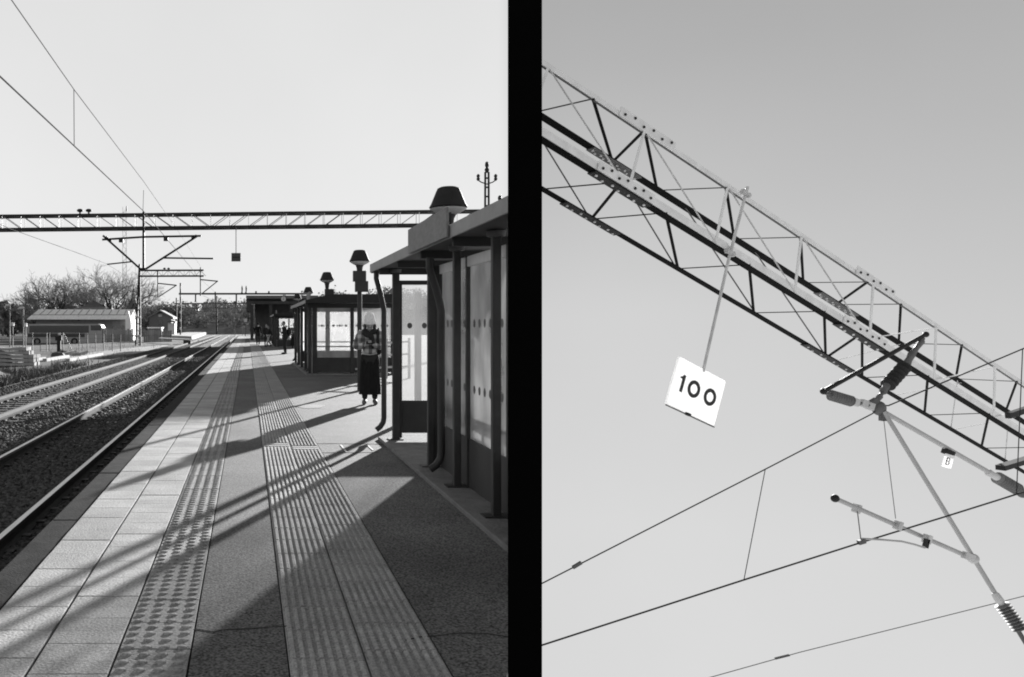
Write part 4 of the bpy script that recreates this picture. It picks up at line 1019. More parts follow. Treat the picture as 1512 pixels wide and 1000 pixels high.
b = MB(); b.slab([V(x1+.03, DB+.1, zb+.15), V(x1+.03, DB+2.4, zb+.15), V(x1-.0, DB+2.4, zt-.55), V(x1-.0, DB+.1, zt-.55)], V(.02, 0, 0)); b.build('windscreen', WINDOW, bus)

# long shed with pale sheet roof
DS = 135; shd = thing('station_shed', (X(120, DS), DS, GZ), 'long low building with a pale sheet metal roof and white gable end', 'building')
xa, xb = X(46, DS), X(193, DS); ze, zr = Z(472, DS), Z(457.5, DS); wd = 7
b = MB(); b.box(xa+.6, xb-.3, DS+.6, DS+wd-.6, GZ, ze+.2); b.build('wall', BRICK, shd)
b = MB(); P = [V(xa-.5, DS-.6, ze), V(xb, DS-.6, ze), V(xb+.1, DS+wd/2, zr), V(xa+.3, DS+wd/2, zr)]
b.slab(P, V(0, 0, .12)); P2 = [V(xa-.5, DS+wd+.6, ze), V(xb, DS+wd+.6, ze), V(xb+.1, DS+wd/2, zr), V(xa+.3, DS+wd/2, zr)]; b.slab(P2, V(0, 0, .12)); rf = b.build('roof', ROOFM, shd)
b = MB()
for i in range(14):
    t = i/13; a = P[0].lerp(P[1], t)+V(0, -.01, .13); c_ = P[3].lerp(P[2], t)+V(0, -.01, .13); m_ = a.lerp(c_, .42); b.bar(m_, c_, .07, .07)
a = P[0].lerp(P[3], .40)+V(0, 0, .13); c_ = P[1].lerp(P[2], .40)+V(0, 0, .13); b.bar(a, c_, .1, .1); b.build('roof_seam', MSTEEL, rf)
b = MB(); b.slab([V(xb-.29, DS+.6, GZ), V(xb-.29, DS+wd-.6, GZ), V(xb-.29, DS+wd-.6, ze), V(xb-.29, DS+wd/2, zr-.1), V(xb-.29, DS+.6, ze)], V(.2, 0, 0)); b.build('gable_wall', WHITEP, shd)
b = MB(); b.slab([V(X(186, DS), DS-.62, GZ+1), V(X(194, DS), DS-.62, GZ+1.), V(X(194, DS), DS-.62, ze), V(X(190.5, DS), DS-.62, zr-.2), V(X(186, DS), DS-.62, ze)], V(0, .3, 0)); b.build('gable_porch', WHITEP, shd)
for px, qx in ((100, 118), (121, 150), (166, 182)):
    b = MB(); b.box(X(px, DS), X(qx, DS), DS+.55, DS+.61, GZ+1.3, GZ+2.6); b.build('window', WINDOW, shd)
b = MB(); b.box(X(165, DS), X(184, DS), DS+.5, DS+.6, Z(481, DS), Z(475, DS)); b.build('pale_panel', GREYP, shd)
b = MB(); b.box(X(114, DS), X(116.5, DS), DS+.4, DS+.9, Z(474, DS), Z(467, DS)); b.build('roof_vent', DSTEEL, rf)
DF = 125; pf = thing('fence', (X(175, DF), DF, GZ), 'grey upright plank fence right of the bus below the shed', 'fence')
for px in range(152, 252, 3):
    if 196 < px < 212: continue
    b = MB(); x = X(px, DF); b.box(x, x+.27, DF-.02, DF+.02, GZ, Z(486+random.uniform(-1, 1.5)+(0 if px < 200 else 2), DF)); b.build('plank', GREYP if random.random() < .5 else BRICK, pf)
b = MB(); b.box(X(152, DF), X(252, DF), DF+.025, DF+.06, Z(497, DF), Z(495, DF)); b.build('rail', BRICK, pf)

def house(px0, px1, py_e, py_r, d, label, wallm, roofm, dep=8., hip=False, chim=(), name='house'):
    o = thing(name, (X((px0+px1)/2, d), d, GZ), label, 'building'); xa, xb = X(px0, d), X(px1, d); xm = (xa+xb)/2; ze, zr = Z(py_e, d), Z(py_r, d); i = (xb-xa)*.08
    b = MB(); b.slab([V(xa+i, d, GZ), V(xb-i, d, GZ), V(xb-i, d, ze+i), V(xm, d, zr-.3) if not hip else V(xb-i, d, ze+i+.01), V(xa+i, d, ze+i)], V(0, dep, 0)); b.build('wall', wallm, o)
    b = MB()
    if hip:
        b.add([V(xa, d-.4, ze), V(xb, d-.4, ze), V(xb, d+dep, ze), V(xa, d+dep, ze), V(xm, d+dep/2, zr)], [(0, 1, 4), (1, 2, 4), (2, 3, 4), (3, 0, 4), (0, 3, 2, 1)])
    else:
        for s, xe in ((-1, xa), (1, xb)): b.slab([V(xe, d-.5, ze), V(xe, d+dep, ze), V(xm, d+dep, zr), V(xm, d-.5, zr)], V(0, 0, .35))
    r = b.build('roof', roofm, o)
    for cx_, cy_ in chim:
        b = MB(); x = X(cx_, d); b.box(x-.25, x+.25, d+dep/2-.25, d+dep/2+.25, zr-2.2 if hip else ze, Z(cy_, d)); b.build('chimney', PALEP, r)
    return o
house(108, 160, 458, 443.5, 165, 'building with a dark pyramid roof and two small chimneys behind the long shed', BRICK, ROOFD, 10, True, ((137.5, 439), (146.5, 440)))
h2 = house(217, 256, 470.5, 460, 190, 'small gabled house right of the near mast', BRICK, GREYP, 10)
b = MB(); b.box(X(234, 190), X(240, 190), 189.9, 189.99, Z(480, 190), Z(472, 190)); b.build('window', WINDOW, h2)
b = MB(); b.box(X(234, 190), X(239, 190), 189.9, 189.99, Z(468, 190), Z(464.5, 190)); b.build('window', PALEP, h2)
house(247, 259, 477, 475.5, 170, 'little pale shed just right of the gabled house', PALEP, ROOFD, 4, name='garden_shed')
sp_ = thing('church_tower', (X(196, 210), 210, GZ), 'dark pointed spire roof between the shed and the near mast', 'tower')
xc = X(196, 210); b = MB(); b.box(xc-1.3, xc+1.3, 210, 212.6, GZ, Z(458, 210)); b.build('wall', BRICK, sp_)
b = MB(); zz = Z(458, 210); b.add([(xc-1.7, 209.6, zz), (xc+1.7, 209.6, zz), (xc+1.7, 213, zz), (xc-1.7, 213, zz), (xc-.75, 210.6, Z(446, 210)), (xc+.75, 210.6, Z(446, 210)), (xc+.75, 212, Z(446, 210)), (xc-.75, 212, Z(446, 210)), (xc-.08, 211.3, Z(424, 210)), (xc+.08, 211.3, Z(424, 210))], [(0, 1, 5, 4), (1, 2, 6, 5), (2, 3, 7, 6), (3, 0, 4, 7), (4, 5, 9, 8), (5, 6, 9), (6, 7, 8, 9), (7, 4, 8), (0, 3, 2, 1)]); b.build('spire', ROOFD, sp_)
# side platform (loading dock) with pale edge
DL = 103; dk = thing('loading_dock', (X(275, 110), 110, GZ), 'low loading dock with a pale concrete front beside the second track', 'dock')
b = MB(); pl = [gpt(283, 502.5), gpt(306, 493.5), gpt(292, 491.0), gpt(240, 500)]; b.prism(pl, GZ-.1, -.25); b.build('wall', CONC, dk)
b = MB(); e0, e1 = V(*gpt(281, 503), 0), V(*gpt(239, 500.5), 0); b.bar(V(X(281, 105), 105, -.2), V(X(237, 116), 116, -.2), .5, .12); b.build('pale_edge', WHITEP, dk)
b = MB(); b.box(X(271, 104), X(282, 104), 103.7, 104, GZ, -.3); b.build('dark_gap', BLACK, dk)
fw_ = thing('wagon', (X(232, 140), 140, GZ), 'pale flat roofed hut low behind the loading dock', 'hut')
b = MB(); b.box(X(218, 140), X(238, 140), 140, 143, GZ, Z(485, 140)); b.build('wall', BRICK, fw_)
b = MB(); b.box(X(217, 140), X(239, 140), 139.7, 143.2, Z(485, 140), Z(483.3, 140)); b.build('roof', WHITEP, fw_)
# small sign plates near the far end
for px, py, lab in ((362.5, 473, 'small pale square sign on the bank left of the far canopy'),):
    d = 130; o = thing('track_sign', (X(px, d), d, GZ), lab, 'sign'); b = MB(); b.box(X(px-2.4, d), X(px+2.4, d), d-.03, d, Z(py+2.5, d), Z(py-2.5, d)); b.build('plate', PALEP, o)
    b = MB(); b.box(X(px, d)-.06, X(px, d)+.06, d+.01, d+.08, GZ, Z(py-2, d)); b.build('post', MSTEEL, o)
ef = thing('railing', (X(355, 119), 119, -.2), 'pale thin railing across the far end of the platform', 'railing'); b = MB()
for px in (347, 358, 361, 366): b.bar(at(px, 481, 119), at(px, 496, 119), .06)
b.bar(at(347, 481, 119), at(366, 481, 119), .06); b.build('bars', GREYP, ef)

# ------------------------------------------------------------------ trees
def bare_tree(px, py_base, py_top, d, seed, label, spread=1., trunk=.35, levels=6, group='bare winter trees'):
    r = random.Random(seed); x = X(px, d); zt_ = Z(py_top, d); hgt = zt_-GZ
    o = thing('bare_tree', (x, d, GZ), label, 'tree', group); tb = MB(); cb = MB()
    def br(p, dr, ln, rad, lev):
        n = 3; pts = [p]; rs = [rad]; q = p; dd = dr
        for i in range(n):
            dd = (dd+V(r.uniform(-1, 1), r.uniform(-1, 1), r.uniform(-.5, .8))*.24).normalized(); q = q+dd*ln/n; pts.append(q); rs.append(rad*(1-.3*(i+1)/n))
        mn = .09 if lev < 3 else .045 if lev < 5 else .02
        (tb if lev <= 2 else cb).tube(pts, [max(q_, mn) for q_ in rs], 6 if lev < 3 else 3, False)
        if lev >= levels: return
        kn = (3, 4, 3, 3, 3, 2, 2)[lev]
        for i in range(kn):
            a = r.uniform(0, 6.28); td = (dd.orthogonal().normalized()); td2 = dd.cross(td); sp = r.uniform(.35, .9)*spread
            nd = (dd+(td*math.cos(a)+td2*math.sin(a))*sp).normalized()
            br(pts[3] if i == 0 else pts[r.choice((1, 2, 3))], nd, ln*r.uniform(.66, .9), rs[-1]*r.uniform(.5, .8), lev+1)
    k = hgt*.27
    for i in range(1 if spread < 1.1 else 2): br(V(x, d, GZ), V(r.uniform(-.1, .1), 0, 1).normalized(), k, trunk, 0)
    # scale to the wanted height
    zs_ = sorted(v[2] for v in cb.v); top = zs_[int(.985*len(zs_))]; s = hgt/(top-GZ)
    for b in (tb, cb): b.v = [(x+(v[0]-x)*s, d+(v[1]-d)*s, GZ+(v[2]-GZ)*s) for v in b.v]
    tb.build('trunk', BARK, o); cb.build('crown', TWIG, o); return o
bare_tree(80, 470, 411, 175, 11, 'broad bare tree with twisting limbs, left of the pyramid roof', 1.15, .45)
bare_tree(58, 470, 424, 185, 31, 'smaller bare tree at the far left of the bare trees', 1.1, .3)
bare_tree(168, 470, 396, 170, 12, 'tallest bare tree with a straight trunk, right of the pyramid roof', .95, .5)
bare_tree(138, 470, 414, 185, 13, 'bare round crowned tree behind the pyramid roof', 1.1, .4)
bare_tree(186, 475, 408, 182, 17, 'bare tree with thin crown between the tallest tree and the spire', 1.0, .3)
bare_tree(205, 475, 440, 220, 14, 'small faint bare tree right behind the near mast', .9, .2)
bare_tree(228, 475, 444, 230, 15, 'thin bare saplings behind the gabled house', .9, .2)

def clump_mesh(centers, radii, n, size, seed):
    """leaf / twig sized faces spread through ellipsoids"""
    r = np.random.default_rng(seed); w_ = np.array([a*b*c for a, b, c in radii])**.66; idx = r.choice(len(centers), n, p=w_/w_.sum())
    c = np.array(centers)[idx]; R = np.array(radii)[idx]; dv = r.normal(size=(n, 3)); dv /= np.linalg.norm(dv, axis=1)[:, None]
    rad = r.random(n)**.45*(1+.18*r.normal(size=n)); p = c+dv*R*rad[:, None]
    a = r.normal(size=(n, 3)); a /= np.linalg.norm(a, axis=1)[:, None]; b = np.cross(a, r.normal(size=(n, 3))); b /= np.linalg.norm(b, axis=1)[:, None]
    s = size*(.5+r.random((n, 1))); v = np.stack([p-a*s, p+b*s*.55, p+a*s, p-b*s*.55], 1); v[..., 2] = np.maximum(v[..., 2], GZ)
    return v.reshape(-1, 3), np.arange(4*n).reshape(-1, 4)
def np_obj(name, vs, fs, m, parent=None):
    off = OFF.get(parent.name, Vector()) if parent else Vector()
    me = bpy.data.meshes.new(name); me.from_pydata((vs-np.array(off[:])).tolist(), [], fs.tolist()); me.update(); me.materials.append(m)
    o = bpy.data.objects.new(name, me); COL.objects.link(o)
    if parent: o.parent = parent
    return o
def bush_tree(px, py_top, d, wpx, seed, label, m=MC['twig'], n=900, size=.45, group='dense trees at the left edge'):
    r = random.Random(seed); x = X(px, d); hgt = Z(py_top, d)-GZ; wd = wpx/F*d/2; o = thing('dense_tree', (x, d, GZ), label, 'tree', group)
    b = MB(); b.tube([V(x, d, GZ), V(x+.1, d, GZ+hgt*.4), V(x-.1, d, GZ+hgt*.75)], [.3, .22, .08], 8)
    for i in range(4): a = r.uniform(0, 6.28); b.tube([V(x, d, GZ+hgt*(.3+.1*i)), V(x+wd*.5*math.cos(a), d+wd*.5*math.sin(a), GZ+hgt*(.5+.1*i))], [.1, .04], 5)
    b.build('trunk', BARK, o)
    cs, rs = [], []
    for i in range(10):
        t = r.random(); q = math.sqrt(max(.05, 1-(2*t-.9)**2)); cs.append((x+r.uniform(-1, 1)*wd*.7*q, d+r.uniform(-1, 1)*wd*.7*q, GZ+hgt*(.22+.66*t))); k = wd*r.uniform(.3, .5); rs.append((k, k, min(k, hgt*.16)))
    vs, fs = clump_mesh(cs, rs, n, size, seed); np_obj('crown', vs, fs, m, o); return o
spec = [(4, 447, 40), (20, 444, 34), (36, 448, 30), (12, 455, 40), (50, 452, 30), (70, 452, 30), (92, 456, 26), (112, 452, 30)]
lab = ['dense dark tree at the very left edge', 'tall dense dark tree above the left yard lamp', 'dense dark tree above the right yard lamp', 'low dense tree in front between the yard lamps', 'dense tree below the smaller bare tree', 'dense undergrowth tree left under the broad bare tree', 'dense undergrowth tree right under the broad bare tree', 'dense tree left of the pyramid roof']
for i, (px, py, w_) in enumerate(spec): bush_tree(px, py, 200+6*(i % 3)-(20 if i == 3 else 0), w_, 40+i, lab[i], n=1500, size=.5)
for i, (px, py, w_) in enumerate(((176, 452, 30), (222, 456, 26), (247, 453, 30), (262, 458, 22))):
    bush_tree(px, py, 235, w_, 60+i, ['dense tree under the tallest bare tree', 'dense low tree left behind the gabled house', 'dense low tree right behind the gabled house', 'dense low tree by the distant masts'][i], MC['twig'], 1300, .55, 'dense trees behind the houses')
# wooded hill
hl = MB(); nx, nyy = 60, 14
def hill_z(x, y):
    base = np.interp(x, [-140, -60, -30, 0, 30, 80, 140], [1.5, 4.0, 7.0, 8.0, 10.5, 13, 15])
    return GZ+max(0, (y-235)/75)**.8*base if y > 235 else GZ
for j in range(nyy+1):
    for i in range(nx+1):
        y = 232+j*13; xr = min(RK*y-1, 140); x = -260+(xr+260)*i/nx; hl.v.append((x, y, hill_z(x, min(y, 320))-.05))
for j in range(nyy):
    for i in range(nx): a_ = j*(nx+1)+i; hl.f.append((a_, a_+1, a_+nx+2, a_+nx+1))
struct(hl, 'hill', ground_mat('hill_earth', .15, .4, 1., .5, .5, .1), 'low wooded hill closing the view', smooth=True)
r = np.random.default_rng(21); cs, rs = [], []
for i in range(420):
    y = 245+r.random()*75; x = -95+r.random()*(min(RK*y-3, 105)+95); z = hill_z(x, y); k = 1.6+1.6*r.random(); cs.append((x, y, z+k*.6)); rs.append((k, k, k*(.8+.5*r.random())))
vs, fs = clump_mesh(cs, rs, 52000, .42, 22); wd_ = np_obj('wood', vs, fs, mat('wood_far', .24, .95, .55, .25)); tag(wd_, 'grey leafless wood covering the far hill', None, None, 'stuff')
for i, (px, py, w_, hh) in enumerate(((303, 449, 12, 2.6), (314, 448, 9, 3.2), (289, 450, 8, 2.2))):
    d = 322; o = house(px-w_/2, px+w_/2, py+2, py-1.5, d, ['pale far house on the hill top, middle of three', 'pale far house on the hill top, right of three', 'pale far house on the hill top, left of three'][i], PALEP, ROOFD, 6)
bb = bush_tree(346, 439.5, 325, 10, 71, 'round tree standing alone on the hill top left of the canopy', MC['twig'], 500, .6, 'hill top trees')

# ------------------------------------------------------------------ RIGHT: the gantry overhead, sign and cantilever
Dv = V(2.187, 1, -.919).normalized(); Uv = V(1.811, 1, 5.40).normalized(); Uv = (Uv-Dv*Uv.dot(Dv)).normalized(); Av = Uv.cross(Dv)
P1 = at(1100, 295.8, 10.3)
Pk = {1: P1, 2: P1+Av*.765, 3: P1-Uv*.715, 4: P1-Uv*.785+Av*.80}
def cp(k, px):
    P = Pk[k]; q = (px-CX)/F; s = (q*P.y-P.x)/(Dv.x-q*Dv.y); return P+Dv*s
PXE = 1640; PXS = 778
gt = thing('gantry', tuple(cp(1, 1100)), 'close steel box girder gantry running diagonally overhead right of the black divider', 'gantry')
def leg(k, a, b_, off, w1, v1, w2, v2, m, name='chord'):
    p, q = cp(k, a), cp(k, b_); b = MB(); c = (p+q)/2+off; L = (q-p).length/2
    b.obox(c, Dv*L, v1*w1/2, v2*w2/2); return b.build(name, m, gt, bevel=.002)
# chords: lit upright legs coloured pale, shaded flat undersides coloured near black
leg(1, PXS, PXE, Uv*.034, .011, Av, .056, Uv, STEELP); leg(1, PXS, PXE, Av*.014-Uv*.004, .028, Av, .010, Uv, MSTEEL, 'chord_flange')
leg(3, PXS, PXE, Uv*.046+Av*.0, .012, Av, .09, Uv, STEELP); leg(3, PXS, PXE, Av*.055-Uv*.006, .11, Av, .012, Uv, SHADEST, 'chord_flange')
leg(2, PXS, PXE, V(0, 0, 0), .125, Av, .012, Uv, SHADEST, 'chord_flange'); leg(2, PXS, PXE, Av*.05+Uv*.03, .012, Av, .05, Uv, SHADEST)
leg(4, PXS, PXE, V(0, 0, 0), .10, Av, .012, Uv, SHADEST, 'chord_flange'); leg(4, PXS, PXE, Av*.045+Uv*.03, .012, Av, .05, Uv, SHADEST)
def brace(k1, x1, k2, x2, w_, m, off=V(0, 0, 0)):
    b = MB(); b.bar(cp(k1, x1)+off, cp(k2, x2)+off, w_, w_*.55); b.build('brace', m, gt)
# top face
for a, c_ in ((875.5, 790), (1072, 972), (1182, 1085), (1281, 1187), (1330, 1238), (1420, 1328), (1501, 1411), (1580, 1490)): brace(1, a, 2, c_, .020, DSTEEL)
for a, c_ in ((875.5, 904), (949, 905), (953, 970), (1072, 1084), (1182, 1186), (1281, 1236), (1330, 1327), (1420, 1411), (1501, 1485)): brace(1, a, 2, c_, .032, SHADEST)
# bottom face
for a, c_ in ((801, 911), (876, 983), (1001, 1106), (1112, 1217), (1275, 1368), (1369, 1459), (1452, 1540)): brace(4, a, 3, c_, .022, SHADEST)
for a, c_ in ((874, 915), (1001, 983), (1113, 1106), (1219, 1217), (1222, 1271), (1273, 1273), (1365, 1370), (1449, 1460)): brace(4, a, 3, c_, .032, SHADEST)
# near face: pale colour stands for its lit sides
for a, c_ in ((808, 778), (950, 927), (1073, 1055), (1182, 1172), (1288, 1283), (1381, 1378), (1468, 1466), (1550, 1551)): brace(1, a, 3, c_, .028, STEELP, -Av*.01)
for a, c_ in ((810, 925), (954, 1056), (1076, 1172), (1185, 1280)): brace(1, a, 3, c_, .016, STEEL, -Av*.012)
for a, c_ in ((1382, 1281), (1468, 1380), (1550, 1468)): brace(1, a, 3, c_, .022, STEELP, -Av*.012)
# far face: thinner, grey
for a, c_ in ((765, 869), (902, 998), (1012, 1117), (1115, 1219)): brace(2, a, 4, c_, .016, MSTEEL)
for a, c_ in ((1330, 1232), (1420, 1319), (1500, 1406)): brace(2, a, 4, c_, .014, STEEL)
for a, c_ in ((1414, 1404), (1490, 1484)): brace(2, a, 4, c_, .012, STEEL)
# splice plates with bolt heads
def splice(k, a, b_, ov, vn, wv, m, n=8, bm_=None):
    p, q = cp(k, a)+ov, cp(k, b_)+ov; L = (q-p).length; b = MB(); b.obox((p+q)/2, Dv*L/2, wv, vn*.008); sp = b.build('splice_plate', m, gt, bevel=.003)
    b = MB()
    for i in range(n):
        c = p+Dv*L*((i+.5)/n if i < n/2 else (i+.5)/n) + (wv.normalized()*(.018 if i % 2 else -.014))
        b.lathe(c+vn*.006, c-vn*.03, [(0, .016), (.028, .016), (.03, .012)], 6); b.lathe(c-vn*.006, c+vn*.03, [(0, .016), (.028, .016), (.03, .012)], 6)
    b.build('bolt', bm_ or DSTEEL, sp)
for a, b_ in ((912, 993), (1262, 1318)): splice(1, a, b_, Uv*.055-Av*.016, Av, Uv*.055, STEELP, 6)
for a, b_ in ((872, 942), (1208, 1262)): splice(2, a, b_, Av*.0-Uv*.016, Uv, Av*.065, MC['mid_steel'], 12, STEEL)
for a, b_ in ((880, 962), (1243, 1306)):
    splice(3, a, b_, Uv*.052-Av*.018, Av, Uv*.055, STEELP, 7); splice(3, a, b_, Av*.055-Uv*.022, Uv, Av*.06, DSTEEL, 7, STEELP)
for a, b_ in ((832, 912), (1188, 1262)): splice(4, a, b_, -Uv*.018, Uv, Av*.058, DSTEEL, 8, STEEL)
# dark end bracket at the lower right
b = MB(); b.bar(at(1477, 691, 10.3), at(1560, 666, 10.8), .10, .06); b.build('cross_beam', DSTEEL, gt)
b = MB(); b.bar(at(1488, 614, 10.6), at(1560, 590, 11), .06, .07); b.build('cross_beam', DSTEEL, gt)

# speed sign 100
sg = thing('speed_sign', tuple(at(1028, 579, 10)), 'white square speed sign reading 100 hanging from the overhead gantry', 'sign')
nf = -Av
rt, rbm = at(1104, 276, 10.17), at(1038, 549, 10.10)
b = MB(); b.tube([rt, at(1078.5, 372, 10.12), rbm], .017, 10); b.tube([rt+Av*.04+Dv*.03, at(1080.5, 372, 10.15)], .010, 8); b.build('rod', STEEL, sg, True)
dpt = 9.95
TL, TR, BR, BL = at(1003, 526, dpt), at(1072, 563, dpt+.27), at(1054, 630, dpt+.24), at(983, 597, dpt-.03)
nrm = (TR-TL).cross(BL-TL).normalized()
if nrm.y > 0: nrm = -nrm                    # towards the camera
c = (TL+TR+BR+BL)/4
def rounded(corners, r, k=5):
    out = []; n_ = len(corners)
    for i, p in enumerate(corners):
        a = (corners[i-1]-p).normalized(); d_ = (corners[(i+1) % n_]-p).normalized()
        for j in range(k+1):
            t = j/k; out.append(p+a*r*(1-t)**2+d_*r*t**2)
    return out
b = MB(); b.slab(rounded([TL, TR, BR, BL], .03), -nrm*.02); pl = b.build('plate', SIGNW, sg)
uu = ((TR-TL)+(BR-BL)).normalized(); ww = ((TL-BL)+(TR-BR)).normalized(); sw = ((TR-TL).length+(BR-BL).length)/2; shh = ((TL-BL).length+(TR-BR).length)/2
hd = shh*.355; st_ = hd*.215; fc0 = c+nrm*.003+ww*shh*.03-uu*sw*.005
b = MB()
c1 = fc0-uu*sw*.30; w1 = st_
b.slab([c1+uu*w1*.5+ww*hd*.5, c1+uu*w1*.5-ww*hd*.5, c1-uu*w1*.5-ww*hd*.5, c1-uu*w1*.5+ww*hd*.24, c1-uu*(w1*.5+hd*.17)+ww*hd*.24, c1-uu*(w1*.5+hd*.17)+ww*hd*.33, c1-uu*w1*.6+ww*hd*.38, c1-uu*w1*.3+ww*hd*.5], nrm*.004); b.build('digit', INK, pl)
for q in (-.065, .275):
    b = MB(); b.ring(fc0+uu*sw*q, uu, ww, nrm, hd*.5, hd*.5-st_, .98, .004); b.build('digit', INK, pl)
b = MB(); b.bar(BL+nrm*.004-ww*.006, BR+nrm*.004-ww*.006, .02, .012); b.build('edge_strip', MSTEEL, sg)
b = MB(); e = at(1016, 612, dpt+.05); b.obox(e, uu*.028, ww*.016, nrm*.02); b.build('clamp', DSTEEL, sg)
for px, py, d in ((1101, 286, 10.14), (1078, 373, 10.08)):
    b = MB(); e = at(px, py, d); b.obox(e, Dv*.07, Uv*.012, Av*.03)
    for s in (-1, 1): b.obox(e+Dv*.055*s, Dv*.012, Uv*.03, Av*.02)
    b.build('clamp', STEEL, sg)

# cantilever with insulators
def rib(p, q, r0, r1, n_, core=.5):
    L = (q-p).length; pr = [(0, r0*core)]
    for i in range(n_):
        t = L*(i+.1)/n_; s = L/n_; pr += [(t, r0*core), (t+s*.3, r1), (t+s*.45, r1*1.0), (t+s*.7, r0*core)]
    pr.append((L, r0*core)); return pr
ct = thing('catenary_cantilever', tuple(at(1300, 602, 9.6)), 'pale tube cantilever with ribbed insulators below the overhead gantry', 'cantilever')
dj = 9.6; J0 = at(1298, 603, dj)
def tb(name, p, q, r, m, seg=14): return MB().tube([p, q], r, seg).build(name, m, ct, True)
tb('support_tube', at(1216, 578, 9.35), at(1367, 494, 10.25), .024, DSTEEL)
for px, py, d in ((1216, 578, 9.35), (1367, 494, 10.25)):
    b = MB(); p = at(px, py, d); b.ball(tuple(p), .036, 12, 8); b.build('end_cap', DSTEEL, ct, True)
e1 = at(1216, 580, 9.36)
tb('link_rod', e1, J0, .017, MSTEEL)
p, q = at(1226, 583.5, 9.40), at(1258, 593, 9.47); b = MB(); b.lathe(p, q, rib(p, q, .045, .062, 9, .8), 16); b.build('insulator', PORC, ct, True)
for px, py, d in ((1263, 594, 9.48), (1276, 596, 9.53), (1285, 600, 9.57)):
    b = MB(); b.obox(at(px, py, d), V(.035, 0, -.012), V(0, .03, 0), V(.012, 0, .04)); b.build('coupling', STEEL, ct, bevel=.008)
e2 = at(1363, 500, 10.2)
tb('link_rod', e2, at(1288, 600, 9.62), .022, MSTEEL)
for (ax, ay, bx, by, r, m_) in ((1362, 503, 1346, 524, .034, COUP), (1347, 522, 1338, 540, .042, COUP), (1310, 568, 1303, 580, .042, COUP), (1300, 584, 1292, 596, .034, COUP)):
    p, q = at(ax, ay, 9.62+.58*(600-ay)/100), at(bx, by, 9.62+.58*(600-by)/100); L = (q-p).length; b = MB(); b.lathe(p, q, [(0, r*.7), (.02, r), (L*.5, r*.8), (L-.02, r), (L, r*.7)], 14); b.build('coupling', m_, ct, True)
p, q = at(1337, 540, 9.62+.58*.6), at(1309, 571, 9.62+.58*.29); b = MB(); b.lathe(p, q, rib(p, q, .048, .078, 6, .75), 18); b.build('insulator', PORCD, ct, True)
b = MB(); b.ball(tuple(J0), .075, 12, 9, (1, .8, 1.1)); b.obox(J0+V(-.07, 0, .05), V(.05, 0, .03), V(0, .03, 0), V(-.02, 0, .04)); b.obox(J0+V(.03, -.02, -.09), V(.03, 0, .0), V(0, .03, 0), V(0, 0, .05)); b.build('joint', MSTEEL, ct, True)
# long top tube
T1 = at(1306, 609, 9.58); T2 = at(1463, 699, 10.0); T3 = at(1518, 733, 10.2)
tb('top_tube', T1, T2, .026, ALU); tb('link_rod', T2, T3, .022, STEEL)
p, q = at(1472, 705, 10.03), at(1503, 723, 10.12); b = MB(); b.lathe(p, q, rib(p, q, .05, .072, 10, .82), 18); b.build('insulator', PORC, ct, True)
p, q = at(1458, 697, 9.99), at(1472, 705, 10.03); L = (q-p).length; b = MB(); b.lathe(p, q, [(0, .028), (.02, .042), (L*.6, .036), (L, .042)], 14); b.build('coupling', STEEL, ct, True)
b = MB(); b.ball(tuple(at(1510, 728, 10.16)), .06, 12, 8); b.build('end_cap', MSTEEL, ct, True)
# strut tube
S1, S2, S3 = at(1305, 608, 9.56), at(1471, 879, 9.2), at(1516, 952, 9.1)
tb('strut_tube', S1, S2, .023, ALU); tb('link_rod', S2, S3, .022, MSTEEL)
p, q = at(1479, 892, 9.18), at(1507, 930, 9.12); b = MB(); b.lathe(p, q, rib(p, q, .045, .074, 9, .8), 18); b.build('insulator', PORC, ct, True)
p, q = at(1468, 875, 9.2), at(1479, 892, 9.18); L = (q-p).length; b = MB(); b.lathe(p, q, [(0, .024), (.02, .036), (L*.7, .042), (L, .034)], 14); b.build('coupling', STEEL, ct, True)
# registration arm
R1, R2 = at(1233, 736, 9.0), at(1438, 826, 9.24)
tb('registration_tube', R1, R2, .024, ALU)
b = MB(); b.ball(tuple(R1), .042, 12, 8); b.build('end_cap', DSTEEL, ct, True)
b = MB(); b.ball(tuple(at(1437, 825, 9.24)), .055, 10, 8); b.obox(at(1430, 822, 9.2), V(.05, 0, -.02), V(0, .03, 0), V(.012, 0, .035)); b.build('joint', STEEL, ct, True)
for px, py in ((1265, 751), (1326, 776), (1369, 796)):
    b = MB(); e = at(px, py, 9.08); b.obox(e, V(.02, 0, -.008), V(0, .045, 0), V(.014, 0, .045)); b.build('clamp', STEEL, ct, bevel=.005)
b = MB(); b.bar(at(1369, 796, 9.05), at(1366, 809, 9.05), .05, .03); b.build('hinge', DSTEEL, ct)
b = MB(); b.tube([at(1366, 809, 9.0), at(1350, 804, 9.0), at(1331, 799.5, 9.0), at(1300, 797, 9.0), at(1271, 795.5, 9.0)], .011, 8); b.build('steady_arm', ALU, ct, True)
b = MB(); b.tube([at(1266, 755, 9.0), at(1271, 796, 9.0)], .005, 6); b.build('dropper', WIREL, ct)
b = MB(); b.obox(at(1272, 800, 9.0), V(.035, 0, .01), V(0, .02, 0), V(-.006, 0, .022)); b.build('clamp', MSTEEL, ct)
b = MB(); b.tube([at(1305, 620, 9.55), at(1313, 690, 9.3), at(1322.5, 766, 9.08)], .0035, 5); b.build('hanger_wire', WIREL, ct)
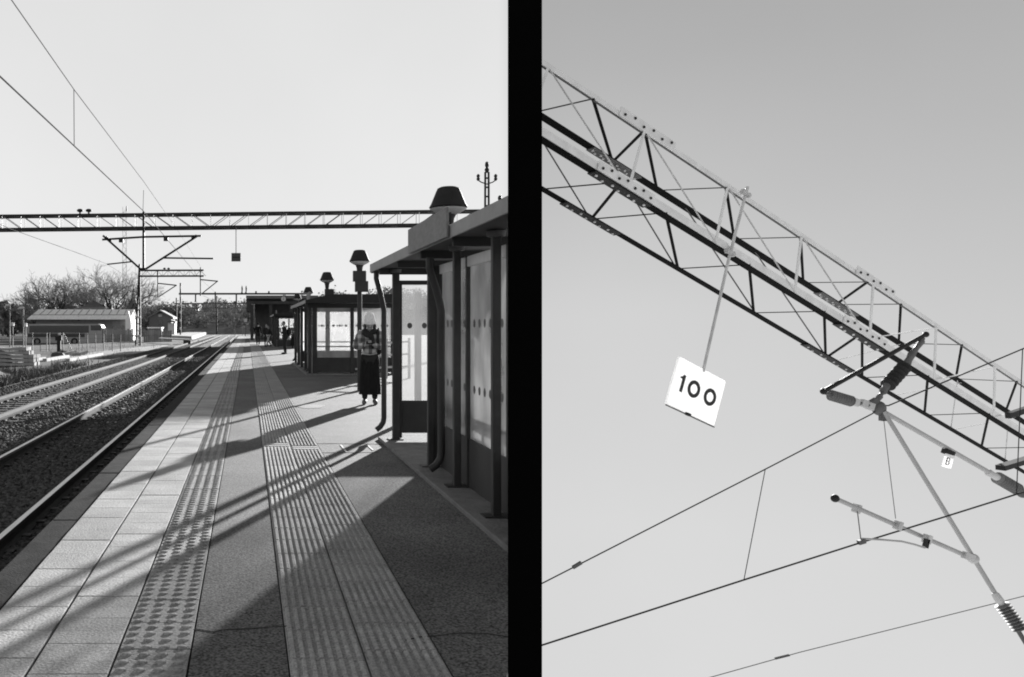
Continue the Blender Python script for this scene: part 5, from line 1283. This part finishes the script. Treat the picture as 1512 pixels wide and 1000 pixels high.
# tag with letter B
b = MB(); b.obox(at(1400, 668, 9.8), V(.05, 0, -.022), V(0, .04, 0), V(.012, 0, .028)); b.build('clamp', DSTEEL, ct, bevel=.006)
tp = at(1400, 681, 9.72); b = MB(); tu, tw = V(.96, 0, -.27).normalized(), V(.27, 0, .96).normalized(); tn = V(0, -1, 0)
b.slab(rounded([tp-tu*.055+tw*.078, tp+tu*.055+tw*.078, tp+tu*.055-tw*.078, tp-tu*.055-tw*.078], .012), V(0, .006, 0)); tgp = b.build('tag_plate', SIGNW, ct)
b = MB(); o_ = tp+tn*.003-tu*.002-tw*.005
def stroke(pts, w_): 
    for i in range(len(pts)-1): b.bar(o_+tu*pts[i][0]+tw*pts[i][1], o_+tu*pts[i+1][0]+tw*pts[i+1][1], w_, .004, tn)
stroke([(-.018, -.042), (-.018, .042)], .011); stroke([(-.018, .04), (.008, .038), (.017, .022), (.008, .003), (-.018, .001)], .009); stroke([(.006, .002), (.02, -.018), (.010, -.038), (-.018, -.04)], .009); b.build('letter', INK, tgp)

# wires on the right
wg = 'wires of the close overhead line'
wire('contact_wire', [at(778, 960, 8.6), at(1098, 856.5, 8.85), at(1272, 801, 9.0), at(1397, 762.6, 9.2), at(1512, 726.5, 9.4), at(1640, 688, 9.6)], .0095, WIREM, 'lower thick contact wire crossing under the cantilever', group=wg)
wire('messenger_wire', [at(780, 872, 9.0), at(1130, 693, 9.4), at(1288, 611, 9.58), tuple(J0)], .0075, WIREM, 'upper wire from the black divider up to the cantilever joint', [(at(1130, 693, 9.4), at(1098.5, 856.5, 8.85))], wg)
wire('messenger_wire', [tuple(J0+V(.05, 0, .03)), at(1312, 599, 9.6), at(1512, 514.5, 9.9), at(1640, 460, 10.1)], .0085, WIREM, 'upper wire from the cantilever joint up to the right edge', [(at(1510, 515.5, 9.9), at(1501, 729, 9.4))], wg)
wire('far_wire', [at(1000, 1014, 14), at(1180, 963.5, 14.2), at(1400, 908.5, 14.4), at(1640, 848, 14.8)], .007, WIREL, 'thin pale wire low in the bottom right corner', group=wg)
for px, py, s in ((857, 832.5, .02), (815, 853, .014)):
    pass
o = MB().obox(at(852, 834.5, 9.08), V(.05, .01, .025), V(0, .014, 0), V(-.008, 0, .014)).build('wire_clamp', MSTEEL); tag(o, 'small clamp on the upper wire near the black divider', 'clamp')
o = MB().obox(at(1155, 970, 14.2), V(.12, 0, .03), V(0, .014, 0), V(-.008, 0, .012)).build('wire_clamp', WIREL); tag(o, 'small clamp on the thin pale wire at the bottom', 'clamp')
